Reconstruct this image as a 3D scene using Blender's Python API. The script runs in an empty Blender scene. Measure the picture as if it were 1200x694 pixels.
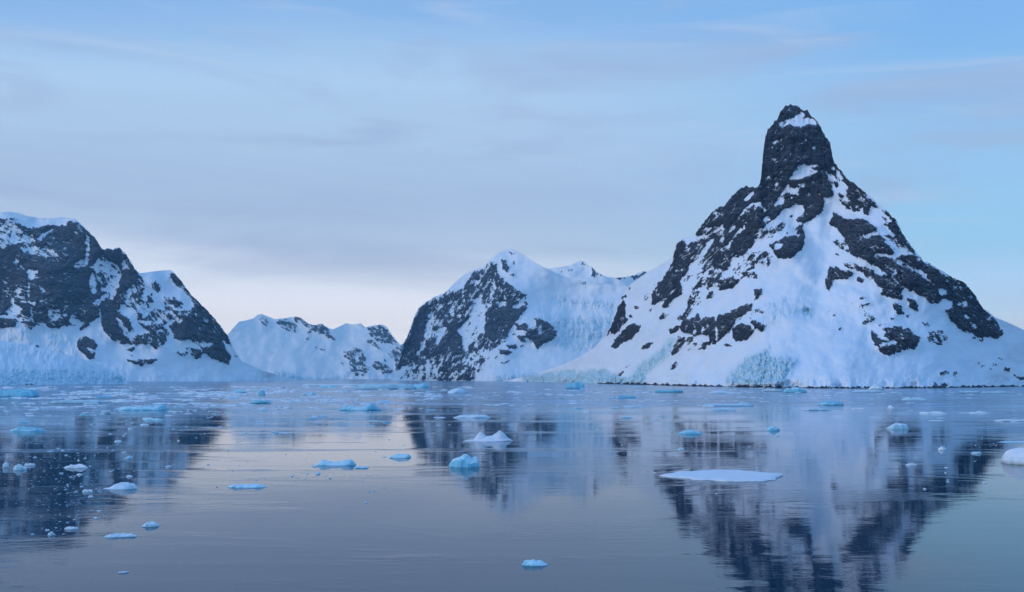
import bpy, math
import numpy as np
from mathutils import Vector

# ------------------------------------------------------------ camera, sky, sun
scene = bpy.context.scene
FOC, HORIZON, EYE = 1153.0, 442.0, 11.5
PITCH = math.atan((HORIZON - 347.0) / FOC)

cam_data = bpy.data.cameras.new("camera")
cam = bpy.data.objects.new("camera", cam_data)
scene.collection.objects.link(cam)
cam.location = (0, 0, EYE)
cam.rotation_euler = (math.pi / 2 + PITCH, 0, 0)
cam_data.sensor_width = 36.0
cam_data.lens = 36.0 * FOC / 1200.0
cam_data.clip_start = 0.5
cam_data.clip_end = 60000
scene.camera = cam

SUN_ELEV, SUN_AZ = math.radians(14), math.radians(-112)   # azimuth from the view direction (+Y), negative = left
world = bpy.data.worlds.new("World")
scene.world = world
world.use_nodes = True


class NG:
    """tiny node graph helper"""
    def __init__(s, nt):
        s.nt = nt
        nt.nodes.clear()

    def n(s, kind, **kw):
        nd = s.nt.nodes.new(kind)
        ins = kw.pop('ins', {})
        for k, v in kw.items():
            setattr(nd, k, v)
        for k, v in ins.items():
            s.set(nd, k, v)
        return nd

    def set(s, nd, k, v):
        sock = nd.inputs[k]
        if isinstance(v, bpy.types.NodeSocket):
            s.nt.links.new(v, sock)
        else:
            sock.default_value = v

    def math(s, op, a, b=0.0, clamp=False):
        nd = s.n('ShaderNodeMath', operation=op, use_clamp=clamp)
        s.set(nd, 0, a)
        s.set(nd, 1, b)
        return nd.outputs[0]

    def mix(s, f, a, b):
        nd = s.n('ShaderNodeMix', data_type='RGBA')
        s.set(nd, 0, f)
        s.set(nd, 6, a)
        s.set(nd, 7, b)
        return nd.outputs[2]

    def ramp(s, f, lo, hi, a=0.0, b=1.0, smooth=True):
        nd = s.n('ShaderNodeMapRange', interpolation_type='SMOOTHSTEP' if smooth else 'LINEAR')
        s.set(nd, 0, f)
        s.set(nd, 1, lo)
        s.set(nd, 2, hi)
        s.set(nd, 3, a)
        s.set(nd, 4, b)
        return nd.outputs[0]

    def noise(s, vec, scale, detail=4, rough=0.5, dist=0.0, out=0):
        nd = s.n('ShaderNodeTexNoise', ins={'Vector': vec, 'Scale': scale, 'Detail': detail, 'Roughness': rough, 'Distortion': dist})
        return nd.outputs[out]

    def scale(s, vec, sc):
        nd = s.n('ShaderNodeMapping', ins={'Vector': vec, 'Scale': sc})
        return nd.outputs[0]


def build_sky():
    g = NG(world.node_tree)
    sky = g.n('ShaderNodeTexSky', sky_type='NISHITA', sun_disc=False, sun_elevation=SUN_ELEV, sun_rotation=SUN_AZ,
              altitude=0, air_density=1.0, dust_density=0.6, ozone_density=2.0)
    tc = g.n('ShaderNodeTexCoord')
    sep = g.n('ShaderNodeSeparateXYZ', ins={0: tc.outputs['Generated']})
    X, Y, Z = sep.outputs
    az = g.math('ARCTAN2', X, Y)                 # 0 ahead, + right (radians)
    el = g.math('ARCSINE', Z)
    comb = g.n('ShaderNodeCombineXYZ', ins={0: az, 1: g.math('MULTIPLY', el, 5.0), 2: 0.3})
    # altitude colour of the high veil: cream near the skyline, lavender, then blue overhead
    cr = g.n('ShaderNodeValToRGB')
    cr.color_ramp.interpolation = 'EASE'
    wob = g.noise(comb.outputs[0], 1.6, 3, 0.5)
    e2 = g.math('ADD', el, g.math('MULTIPLY', g.math('SUBTRACT', wob, 0.5), 0.10))
    g.set(cr, 0, g.ramp(e2, 0.0, 0.8, smooth=False))
    SK = SKY_STOPS
    els = cr.color_ramp.elements
    els[0].position, els[0].color = SK[0][0], (*SK[0][1], 1)
    els[1].position, els[1].color = SK[-1][0], (*SK[-1][1], 1)
    for p, c in SK[1:-1]:
        e = els.new(p)
        e.color = (*c, 1)
    cr2 = g.n('ShaderNodeValToRGB')
    cr2.color_ramp.interpolation = 'EASE'
    g.set(cr2, 0, g.ramp(e2, 0.0, 0.8, smooth=False))
    els = cr2.color_ramp.elements
    SR = SKY_STOPS_R
    els[0].position, els[0].color = SR[0][0], (*SR[0][1], 1)
    els[1].position, els[1].color = SR[-1][0], (*SR[-1][1], 1)
    for p, c in SR[1:-1]:
        e = els.new(p)
        e.color = (*c, 1)
    # the veil's warm side lies to the left of the view, its clear blue side to the right
    side = g.ramp(g.math('COSINE', g.math('SUBTRACT', az, -0.35)), 0.97, 0.70)
    veil = g.mix(side, cr.outputs[0], cr2.outputs[0])
    # drawn-out lavender cloud bands
    bands = g.noise(comb.outputs[0], 3.2, 5, 0.55, 0.6)
    bmask = g.ramp(bands, 0.47, 0.68)
    low = g.ramp(el, 0.06, 0.14)
    bmask = g.math('MULTIPLY', g.math('MULTIPLY', bmask, low), 0.65)
    c1 = g.mix(bmask, veil, (*BAND_COL, 1))
    comb2 = g.n('ShaderNodeCombineXYZ', ins={0: g.math('MULTIPLY', az, 1.3), 1: g.math('MULTIPLY', g.math('ADD', el, g.math('MULTIPLY', az, 0.06)), 16.0), 2: 4.0})
    wisps = g.ramp(g.noise(comb2.outputs[0], 2.4, 6, 0.6, 1.0), 0.50, 0.78)
    wisps = g.math('MULTIPLY', wisps, 0.50)
    c2 = g.mix(wisps, c1, (*WISP_COL, 1))
    c2 = g.n('ShaderNodeVectorMath', operation='MULTIPLY', ins={0: c2, 1: (0.875, 0.968, 1.035)}).outputs[0]   # cold evening cast
    # veil and clouds over the clear sky behind them
    bg1 = g.n('ShaderNodeBackground', ins={0: sky.outputs[0], 1: 0.10})
    bg2 = g.n('ShaderNodeBackground', ins={0: c2, 1: 1.0})
    mx = g.n('ShaderNodeMixShader', ins={0: 0.9, 1: bg1.outputs[0], 2: bg2.outputs[0]})
    out = g.n('ShaderNodeOutputWorld', ins={0: mx.outputs[0]})


def srgb(r, g, b):
    f = lambda c: (c / 255 / 12.92) if c / 255 <= 0.04045 else ((c / 255 + 0.055) / 1.055) ** 2.4
    return (f(r), f(g), f(b))


# elevation stops as a fraction of 0.8 rad
SKY_STOPS = [(0.0, (0.83, 0.955, 1.20)), (0.10, (0.82, 0.915, 1.10)), (0.145, (0.66, 0.74, 0.91)), (0.18, srgb(178, 197, 226)), (0.24, srgb(168, 189, 221)),
             (0.30, srgb(174, 199, 228)), (0.355, srgb(176, 204, 233)), (0.45, srgb(140, 180, 227)), (1.0, srgb(106, 160, 226))]
SKY_STOPS_R = [(0.0, (0.60, 0.80, 1.10)), (0.10, (0.42, 0.66, 1.00)), (0.17, srgb(150, 201, 240)), (0.27, srgb(150, 194, 234)),
               (0.42, srgb(128, 178, 230)), (1.0, srgb(102, 158, 228))]
BAND_COL = srgb(160, 178, 212)
WISP_COL = srgb(186, 202, 228)
build_sky()

sun_data = bpy.data.lights.new("sun", 'SUN')
sun_data.energy = 0.9
sun_data.angle = math.radians(35)
sun_data.color = (1.0, 0.93, 0.95)
sun = bpy.data.objects.new("sun", sun_data)
scene.collection.objects.link(sun)
sdir = Vector((math.sin(SUN_AZ) * math.cos(SUN_ELEV), math.cos(SUN_AZ) * math.cos(SUN_ELEV), math.sin(SUN_ELEV)))
sun.rotation_euler = sdir.to_track_quat('Z', 'Y').to_euler()
sun.location = (0, 0, 50)

scene.view_settings.view_transform = 'Standard'
scene.view_settings.look = 'None'
scene.view_settings.exposure = 0.22
scene.view_settings.gamma = 1.0
scene.render.engine = 'CYCLES'
scene.cycles.use_denoising = True
scene.cycles.max_bounces = 6
scene.cycles.diffuse_bounces = 3
scene.cycles.glossy_bounces = 4
scene.cycles.volume_bounces = 0


# ------------------------------------------------------------ helpers
def tag(o, label=None, cat=None, group=None, kind=None):
    if label: o['label'] = label
    if cat: o['category'] = cat
    if group: o['group'] = group
    if kind: o['kind'] = kind
    return o


def hash2(ix, iy, seed):
    h = (ix.astype(np.int64) * 374761393 + iy.astype(np.int64) * 668265263 + seed * 1442695041) & 0xFFFFFFFF
    h = ((h ^ (h >> 13)) * 1274126177) & 0xFFFFFFFF
    h = h ^ (h >> 16)
    return h


def perlin(x, y, seed=0):
    x0 = np.floor(x); y0 = np.floor(y)
    fx = x - x0; fy = y - y0
    u = fx * fx * fx * (fx * (fx * 6 - 15) + 10)
    v = fy * fy * fy * (fy * (fy * 6 - 15) + 10)

    def gr(ix, iy, dx, dy):
        a = (hash2(ix, iy, seed) & 1023) * (2 * math.pi / 1024)
        return np.cos(a) * dx + np.sin(a) * dy
    n00 = gr(x0, y0, fx, fy); n10 = gr(x0 + 1, y0, fx - 1, fy)
    n01 = gr(x0, y0 + 1, fx, fy - 1); n11 = gr(x0 + 1, y0 + 1, fx - 1, fy - 1)
    return ((n00 * (1 - u) + n10 * u) * (1 - v) + (n01 * (1 - u) + n11 * u) * v) * 1.5


def fbm(x, y, oct=4, seed=0, gain=0.5):
    r = 0; a = 1.0; t = 0
    for o in range(oct):
        r = r + a * perlin(x * 2 ** o + o * 17.3, y * 2 ** o - o * 9.1, seed + o * 31)
        t += a
        a *= gain
    return r / t


def ridged(x, y, oct=4, seed=0, gain=0.55):
    r = 0; a = 1.0; t = 0
    for o in range(oct):
        r = r + a * (1 - 2 * np.abs(perlin(x * 2 ** o + o * 5.3, y * 2 ** o + o * 3.7, seed + o * 57)))
        t += a
        a *= gain
    return r / t


def uniform(n):
    q = np.quantile(n.ravel()[::7], np.linspace(0, 1, 101))
    return np.interp(n, q, np.linspace(0, 1, 101))


def sstep(x, a, b):
    t = np.clip((x - a) / (b - a), 0, 1)
    return t * t * (3 - 2 * t)


def ray(u, v):
    cx = (np.asarray(u, float) - 600) / FOC
    cy = (347 - np.asarray(v, float)) / FOC
    dy = math.cos(PITCH) - cy * math.sin(PITCH)
    dz = math.sin(PITCH) + cy * math.cos(PITCH)
    return cx / dy, dz / dy                      # x and z per metre of depth


def shore_depth(v):
    return -EYE / ray(600.0, v)[1]


def grid_mesh(name, P, mat, attrs=None, smooth=True):
    """P: rows x cols x 3"""
    R, C, _ = P.shape
    idx = np.arange(R * C).reshape(R, C)
    q = np.stack([idx[:-1, :-1], idx[:-1, 1:], idx[1:, 1:], idx[1:, :-1]], -1).reshape(-1, 4)
    me = bpy.data.meshes.new(name)
    me.vertices.add(R * C)
    me.vertices.foreach_set('co', P.reshape(-1).astype(np.float32))
    me.loops.add(q.size)
    me.loops.foreach_set('vertex_index', q.reshape(-1).astype(np.int32))
    me.polygons.add(len(q))
    me.polygons.foreach_set('loop_start', np.arange(0, q.size, 4, dtype=np.int32))
    me.polygons.foreach_set('loop_total', np.full(len(q), 4, dtype=np.int32))
    me.update(calc_edges=True)
    me.polygons.foreach_set('use_smooth', np.full(len(q), smooth))
    for k, a in (attrs or {}).items():
        at = me.attributes.new(k, 'FLOAT', 'POINT')
        at.data.foreach_set('value', a.reshape(-1).astype(np.float32))
    me.materials.append(mat)
    o = bpy.data.objects.new(name, me)
    scene.collection.objects.link(o)
    return o


# ------------------------------------------------------------ materials
def mat_new(name):
    m = bpy.data.materials.new(name)
    m.use_nodes = True
    return m, NG(m.node_tree)


def mountain_material(name, fine, led=1.0):
    """snow, bare rock and glacier ice, told apart by the rock and ice attributes of the terrain"""
    m, g = mat_new(name)
    geo = g.n('ShaderNodeNewGeometry')
    pos = geo.outputs['Position']
    ra = g.n('ShaderNodeAttribute', attribute_name='rock').outputs['Fac']
    ia = g.n('ShaderNodeAttribute', attribute_name='ice').outputs['Fac']  # glacier ice; on the far range it carries painted slope shade
    fn = g.noise(pos, fine, 5, 0.65)
    # snow holds on the ledges, bare rock shows where the face is steep
    nz = g.n('ShaderNodeSeparateXYZ', ins={0: geo.outputs['True Normal']}).outputs[2]
    ledge = g.ramp(nz, 0.45, 0.95, 0.12 * led, -0.24 * led, smooth=False)
    fn2 = g.noise(pos, fine * 2.6, 4, 0.6)
    mk = g.math('ADD', ra, g.math('MULTIPLY', g.math('SUBTRACT', fn, 0.5), 0.55))
    mk = g.math('ADD', mk, g.math('MULTIPLY', g.math('SUBTRACT', fn2, 0.5), 0.16))
    mk = g.math('ADD', mk, ledge)
    mk = g.math('MULTIPLY', g.ramp(mk, -0.04, 0.06), g.ramp(ra, -0.32, -0.12))
    rn = g.noise(pos, fine * 0.35, 6, 0.6)
    rn2 = g.noise(g.scale(pos, (1, 1, 0.35)), fine * 1.4, 4, 0.6)
    rc = g.mix(g.ramp(rn, 0.35, 0.68), (0.004, 0.007, 0.010, 1), (0.034, 0.032, 0.035, 1))
    rc = g.mix(g.ramp(rn2, 0.54, 0.80, 0, 0.5), rc, (0.085, 0.09, 0.10, 1))
    dust = g.math('MULTIPLY', g.ramp(nz, 0.35, 0.95), g.ramp(g.noise(pos, fine * 0.9, 6, 0.72), 0.42, 0.66))
    rc = g.mix(g.math('MULTIPLY', dust, 0.55), rc, (0.30, 0.34, 0.40, 1))     # rime and blown snow on the gentler faces
    sn = g.noise(pos, fine * 0.08, 4, 0.5)
    sc = g.mix(g.ramp(sn, 0.3, 0.7), (0.69, 0.83, 0.95, 1), (0.78, 0.87, 0.95, 1))
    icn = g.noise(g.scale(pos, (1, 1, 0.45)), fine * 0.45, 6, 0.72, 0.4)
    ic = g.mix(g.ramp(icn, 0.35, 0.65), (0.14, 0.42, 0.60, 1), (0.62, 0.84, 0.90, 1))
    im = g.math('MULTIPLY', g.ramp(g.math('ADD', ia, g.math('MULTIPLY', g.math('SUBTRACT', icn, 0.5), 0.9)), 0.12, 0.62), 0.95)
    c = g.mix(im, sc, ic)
    c = g.mix(mk, c, rc)
    bn = g.n('ShaderNodeBump', ins={'Strength': 0.6, 'Distance': 1.5 / fine * 0.25, 'Height': fn})
    rough = g.ramp(mk, 0, 1, 0.65, 0.85)
    b = g.n('ShaderNodeBsdfPrincipled', ins={'Base Color': c, 'Roughness': rough, 'Normal': bn.outputs[0], 'Specular IOR Level': 0.25})
    g.n('ShaderNodeOutputMaterial', ins={0: b.outputs[0]})
    return m


# ------------------------------------------------------------ mountains
TILES = {}
K = 5.985


def P_(x0, y0, pts):
    return np.array([(x0 + x / K, y0 + y / K) for x, y in pts])


def raster(box, polys, res=2.0, base=0.0, blur=2):
    """paint polygons (origin, points, value) in order into a field over box=(u0,v0,u1,v1)"""
    u0, v0, u1, v1 = box
    W, H = int((u1 - u0) * res), int((v1 - v0) * res)
    F = np.full((H, W), base, float)
    for (x0, y0), pts, val in polys:
        p = (P_(x0, y0, pts) - (u0, v0)) * res
        a = np.maximum(np.floor(p.min(0)).astype(int) - 1, 0)
        b = np.minimum(np.ceil(p.max(0)).astype(int) + 1, (W, H))
        if (b <= a).any():
            continue
        yy, xx = np.mgrid[a[1]:b[1], a[0]:b[0]] + 0.5
        ins = np.zeros(xx.shape, bool)
        n = len(p)
        for i in range(n):
            (xa, ya), (xb, yb) = p[i], p[(i + 1) % n]
            if ya == yb:
                continue
            c = ((ya > yy) != (yb > yy)) & (xx < (xb - xa) * (yy - ya) / (yb - ya) + xa)
            ins ^= c
        sub = F[a[1]:b[1], a[0]:b[0]]
        sub[ins] = val
    return boxblur(F, blur)


def boxblur(F, r, it=2):
    if r < 1: return F
    for _ in range(it):
        for ax in (0, 1):
            pad = [(0, 0), (0, 0)]; pad[ax] = (r + 1, r)
            c = np.cumsum(np.pad(F, pad, mode='edge'), axis=ax)
            n = F.shape[ax]
            hi = np.take(c, np.arange(2 * r + 1, 2 * r + 1 + n), axis=ax)
            lo = np.take(c, np.arange(0, n), axis=ax)
            F = (hi - lo) / (2 * r + 1)
    return F


def sample(F, box, u, v, res=2.0):
    x = np.clip((u - box[0]) * res - 0.5, 0, F.shape[1] - 1.001)
    y = np.clip((v - box[1]) * res - 0.5, 0, F.shape[0] - 1.001)
    xi = x.astype(int); yi = y.astype(int)
    fx = x - xi; fy = y - yi
    return (F[yi, xi] * (1 - fx) + F[yi, xi + 1] * fx) * (1 - fy) + (F[yi + 1, xi] * (1 - fx) + F[yi + 1, xi + 1] * fx) * fy


def smooth1(a, r):
    k = np.hanning(2 * r + 3)[1:-1]
    k /= k.sum()
    return np.convolve(np.pad(a, r, mode='edge'), k, mode='valid')


def mountain(name, label, ridge, shore, box, rock, ice, mat, step=0.7, slope=46, streak=(50, -40, 0, 0), seed=1,
             relief=1.0, ridge_smooth=40, mirror_lo=None, mirror_hi=None, tide=False, back_depth=None, depth_add=None,
             noise_len=7.0, lines_amt=1.0, snow_amp=0.75, coves=7.0, ice_blur=7, gpow=1.5, jag=1.0, prot=3.0):
    ru = np.array([r[0] for r in ridge], float); rv = np.array([r[1] for r in ridge], float)
    su = np.array([s[0] for s in shore], float); sv = np.array([s[1] for s in shore], float)
    # columns: evenly spaced along the skyline so that steep parts get as many as flat ones
    fine_u = np.arange(ru[0], ru[-1], 0.1)
    fv = np.interp(fine_u, ru, rv)
    seg = np.hypot(np.diff(fine_u), np.diff(fv) * 0.55)
    s = np.concatenate([[0], np.cumsum(seg)])
    n = int(s[-1] / step)
    u = np.interp(np.linspace(0, s[-1], n), s, fine_u)
    v_r = np.interp(u, ru, rv)
    ga = np.arange(ru[0], ru[-1] + 1)
    v_s = np.interp(u, ga, smooth1(np.interp(ga, su, sv), 45))
    v_r = np.minimum(v_r, v_s - 0.3)
    F = raster(box, rock, blur=1)
    Fb = boxblur(F, 9)
    Fw = boxblur(F, 3)
    I = raster(box, ice, blur=ice_blur) if ice else np.zeros_like(F)

    def mir(uu):
        if mirror_lo is not None: uu = np.where(uu < mirror_lo, 2 * mirror_lo - uu, uu)
        if mirror_hi is not None: uu = np.where(uu > mirror_hi, 2 * mirror_hi - uu, uu)
        return uu
    rk = sample(Fw, box, mir(u), v_r + 2)
    jagn = (fbm(u / 5, v_r / 5, 4, seed + 5, 0.65) * 4.0 + 1.6 * ridged(u / 4, v_r / 9, 3, seed + 9)) * rk + fbm(u / 14, 0 * u, 2, seed + 6) * 0.7
    v_r = v_r + jagn * jag
    Ys = shore_depth(v_s)
    gu = np.arange(u[0], u[-1] + 1)
    vsm = np.interp(u, gu, smooth1(np.interp(gu, u, v_r), int(ridge_smooth)))
    vsm = np.minimum(vsm, v_s - 6)
    kz = ray(u, vsm)[1]
    th = math.tan(math.radians(slope))
    kz = np.clip(kz, 0.0, None)
    zr = (kz * Ys + EYE) / (1 - np.minimum(kz / th, 0.6))
    Yr = Ys + zr / th
    rows = int((v_s - v_r).max() / step)
    t = np.linspace(0, 1, rows)[:, None]
    U = np.repeat(u[None], rows, 0)
    V = v_s[None] * (1 - t) + v_r[None] * t
    tt = (v_s[None] - V) / (v_s - vsm)[None]
    tc = np.clip(tt, 0, 1)
    gy = 0.6 * (1 - (1 - tc) ** gpow) + 0.4 * tc + 0.45 * np.clip(tt - 1, 0, None)
    Y = Ys[None] + (Yr - Ys)[None] * gy
    # rock and ice cover
    w = 3.2
    Uw = mir(U) + w * fbm(U / 6, V / 6, 4, seed + 11, 0.65)
    Vw = V + w * fbm(U / 6 + 40, V / 6, 4, seed + 12, 0.65)
    D = sample(F, box, Uw, Vw)
    Db = sample(Fb, box, mir(U), V)
    Dw = sample(Fw, box, mir(U), V)

    def streaked(ang, ln, st, sd):
        a = math.radians(ang)
        p = (U * math.cos(a) - V * math.sin(a)) / (ln * st)
        q = (U * math.sin(a) + V * math.cos(a)) / ln
        return p, q
    aL, aR, uc, uw = streak
    n1 = fbm(*streaked(aL, noise_len, 1.9, 0), 5, seed + 21, 0.74)
    if uw:
        n2 = fbm(*streaked(aR, noise_len, 1.9, 0), 5, seed + 22, 0.74)
        k = sstep(U, uc - uw, uc + uw)
        nz = n1 * (1 - k) + n2 * k
    else:
        nz = n1
    nu = uniform(nz)
    # thin snow lines caught in the cracks, running with the strata
    l1 = 1 - 2 * np.abs(fbm(*streaked(aL, 5.0, 5.0, 0), 3, seed + 23, 0.6))
    if uw:
        l2 = 1 - 2 * np.abs(fbm(*streaked(aR, 5.0, 5.0, 0), 3, seed + 24, 0.6))
        l1 = l1 * (1 - k) + l2 * k
    patchy = sstep(fbm(U / 22, V / 22, 3, seed + 25), -0.15, 0.25)
    lines = sstep(l1, 0.86, 0.96) * patchy * 0.75 * lines_amt
    rockv = (D * 1.08 - 0.04) - nu * (1 - 0.16 * sstep(D, 0.82, 0.94)) - lines * 0.9
    rockv = np.where(D < 0.02, -1, rockv)
    if tide:
        px = Y / FOC
        dz = (v_s[None] - V)
        tn = fbm(U / 5, V / 5, 3, seed + 33)
        lim = 1.5 + 3.2 * tn
        rockv = np.maximum(rockv, np.where((U > tide), (lim - dz) * 0.6, -1))
    icev = sample(I, box, mir(U), V)
    # relief, in photo pixels, then metres
    mpp = Y / FOC
    big = fbm(U / 60, V / 60, 3, seed + 41) * 16 + fbm(U / 30 + 7, V / 24, 3, seed + 43) * 5
    if uw:
        rp1 = ridged(*streaked(aL, 16, 1.8, 0), 5, seed + 51)
        rp2 = ridged(*streaked(aR, 16, 1.8, 0), 5, seed + 52)
        rp = rp1 * (1 - k) + rp2 * k
    else:
        rp = ridged(*streaked(aL, 16, 1.8, 0), 5, seed + 51)
    dz = v_s[None] - V
    fade = 1.0
    dd = big + Db * (prot + 5.0 * rp) + Dw * (2.0 * nu * 0 + 1.6) + np.clip(rockv, -0.3, 0.3) * 4.5 * Dw \
        + Dw * (2.6 * ridged(U / 7, V / 6, 4, seed + 64, 0.6) + 1.5 * np.round(3 * fbm(U / 9, V / 4.5, 3, seed + 65)) / 3) \
        + (1 - Dw) * snow_amp * (fbm(U / 12, V / 8, 4, seed + 61) * 1.8 + 0.5 * fbm(*streaked((aL + 90) if not uw else 80, 5, 5, 0), 2, seed + 63))
    # broken, blocky ice where the glacier falls or ends
    blk = np.round(fbm(U / 6, V / 10, 3, seed + 71) * 5) / 5 * 8 + ridged(U / 5, V / 8, 4, seed + 72, 0.65) * 4.5
    flute = ridged(U / 3.2, V / 16, 3, seed + 73)
    top = 8 + 5 * fbm(U / 9, 0 * V, 3, seed + 74)
    cliff = sstep(icev, 0.12, 0.4) * (1 - sstep(dz, top, top + 3.5))
    dd = dd + icev * (blk * 1.4 + 3) + cliff * (6 + 3.0 * flute)
    icev = icev + 0.22 * cliff * (1 - flute)
    icev = icev * (1.0 - 0.09 * np.clip(blk, -6, 6))
    # points and coves along the foot
    dd = dd + coves * (fbm(U / 20, V / 40, 3, seed + 7) + 0.4 * fbm(U / 5, V / 9, 3, seed + 8)) * (1 - sstep(dz, 2, 15))
    if depth_add is not None:
        dd = dd + depth_add(U, V)
    Y = Y - dd * mpp * relief * fade
    rx, rz = ray(U, V)
    Pf = np.stack([rx * Y, Y, EYE + rz * Y], -1)
    # far side
    nb = 14
    top = Pf[-1]
    sb = np.linspace(0, 1, nb + 1)[1:, None]
    h = np.maximum(top[:, 2], 1)[None]
    run = h / math.tan(math.radians(50)) * 1.0
    run = smooth1(run[0], 25)[None]
    zz = h * (1 - sb ** 0.8) - 3 * sb
    yy = top[:, 1][None] + run * sb * (1 + 0.25 * fbm(U[:1] / 30 + sb * 3, sb * 5 + 0 * U[:1], 3, seed + 81))
    xx = top[:, 0][None] * (yy / top[:, 1][None])
    Pb = np.stack([xx, yy, zz], -1)
    # foot below the water
    foot = Pf[0].copy(); foot[:, 2] = -4
    Pa = np.concatenate([foot[None], Pf, Pb], 0)
    ext = lambda a, vb: np.concatenate([a[:1], a, np.repeat(a[-1:], nb, 0) * 0 + vb], 0)
    o = grid_mesh(name, Pa, mat, {'rock': ext(rockv, 0.0) if False else np.concatenate([rockv[:1], rockv, np.repeat(rockv[-1:], nb, 0)], 0),
                                 'ice': np.concatenate([icev[:1], icev, np.repeat(icev[-1:], nb, 0)], 0)})
    tag(o, label, kind='structure')
    return o

# ------------------------------------------------------------ the spire mountain on the right
A1 = (850, 110); A2 = (850, 220); A3 = (700, 220); A4 = (680, 330); A5 = (850, 330); A6 = (1000, 260); A7 = (1000, 350)


def dot(o, x, y, r, val, ry=None):
    ry = ry or r
    return (o, [(x + r * math.cos(a * math.pi / 4), y + ry * math.sin(a * math.pi / 4)) for a in range(8)], val)


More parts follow.
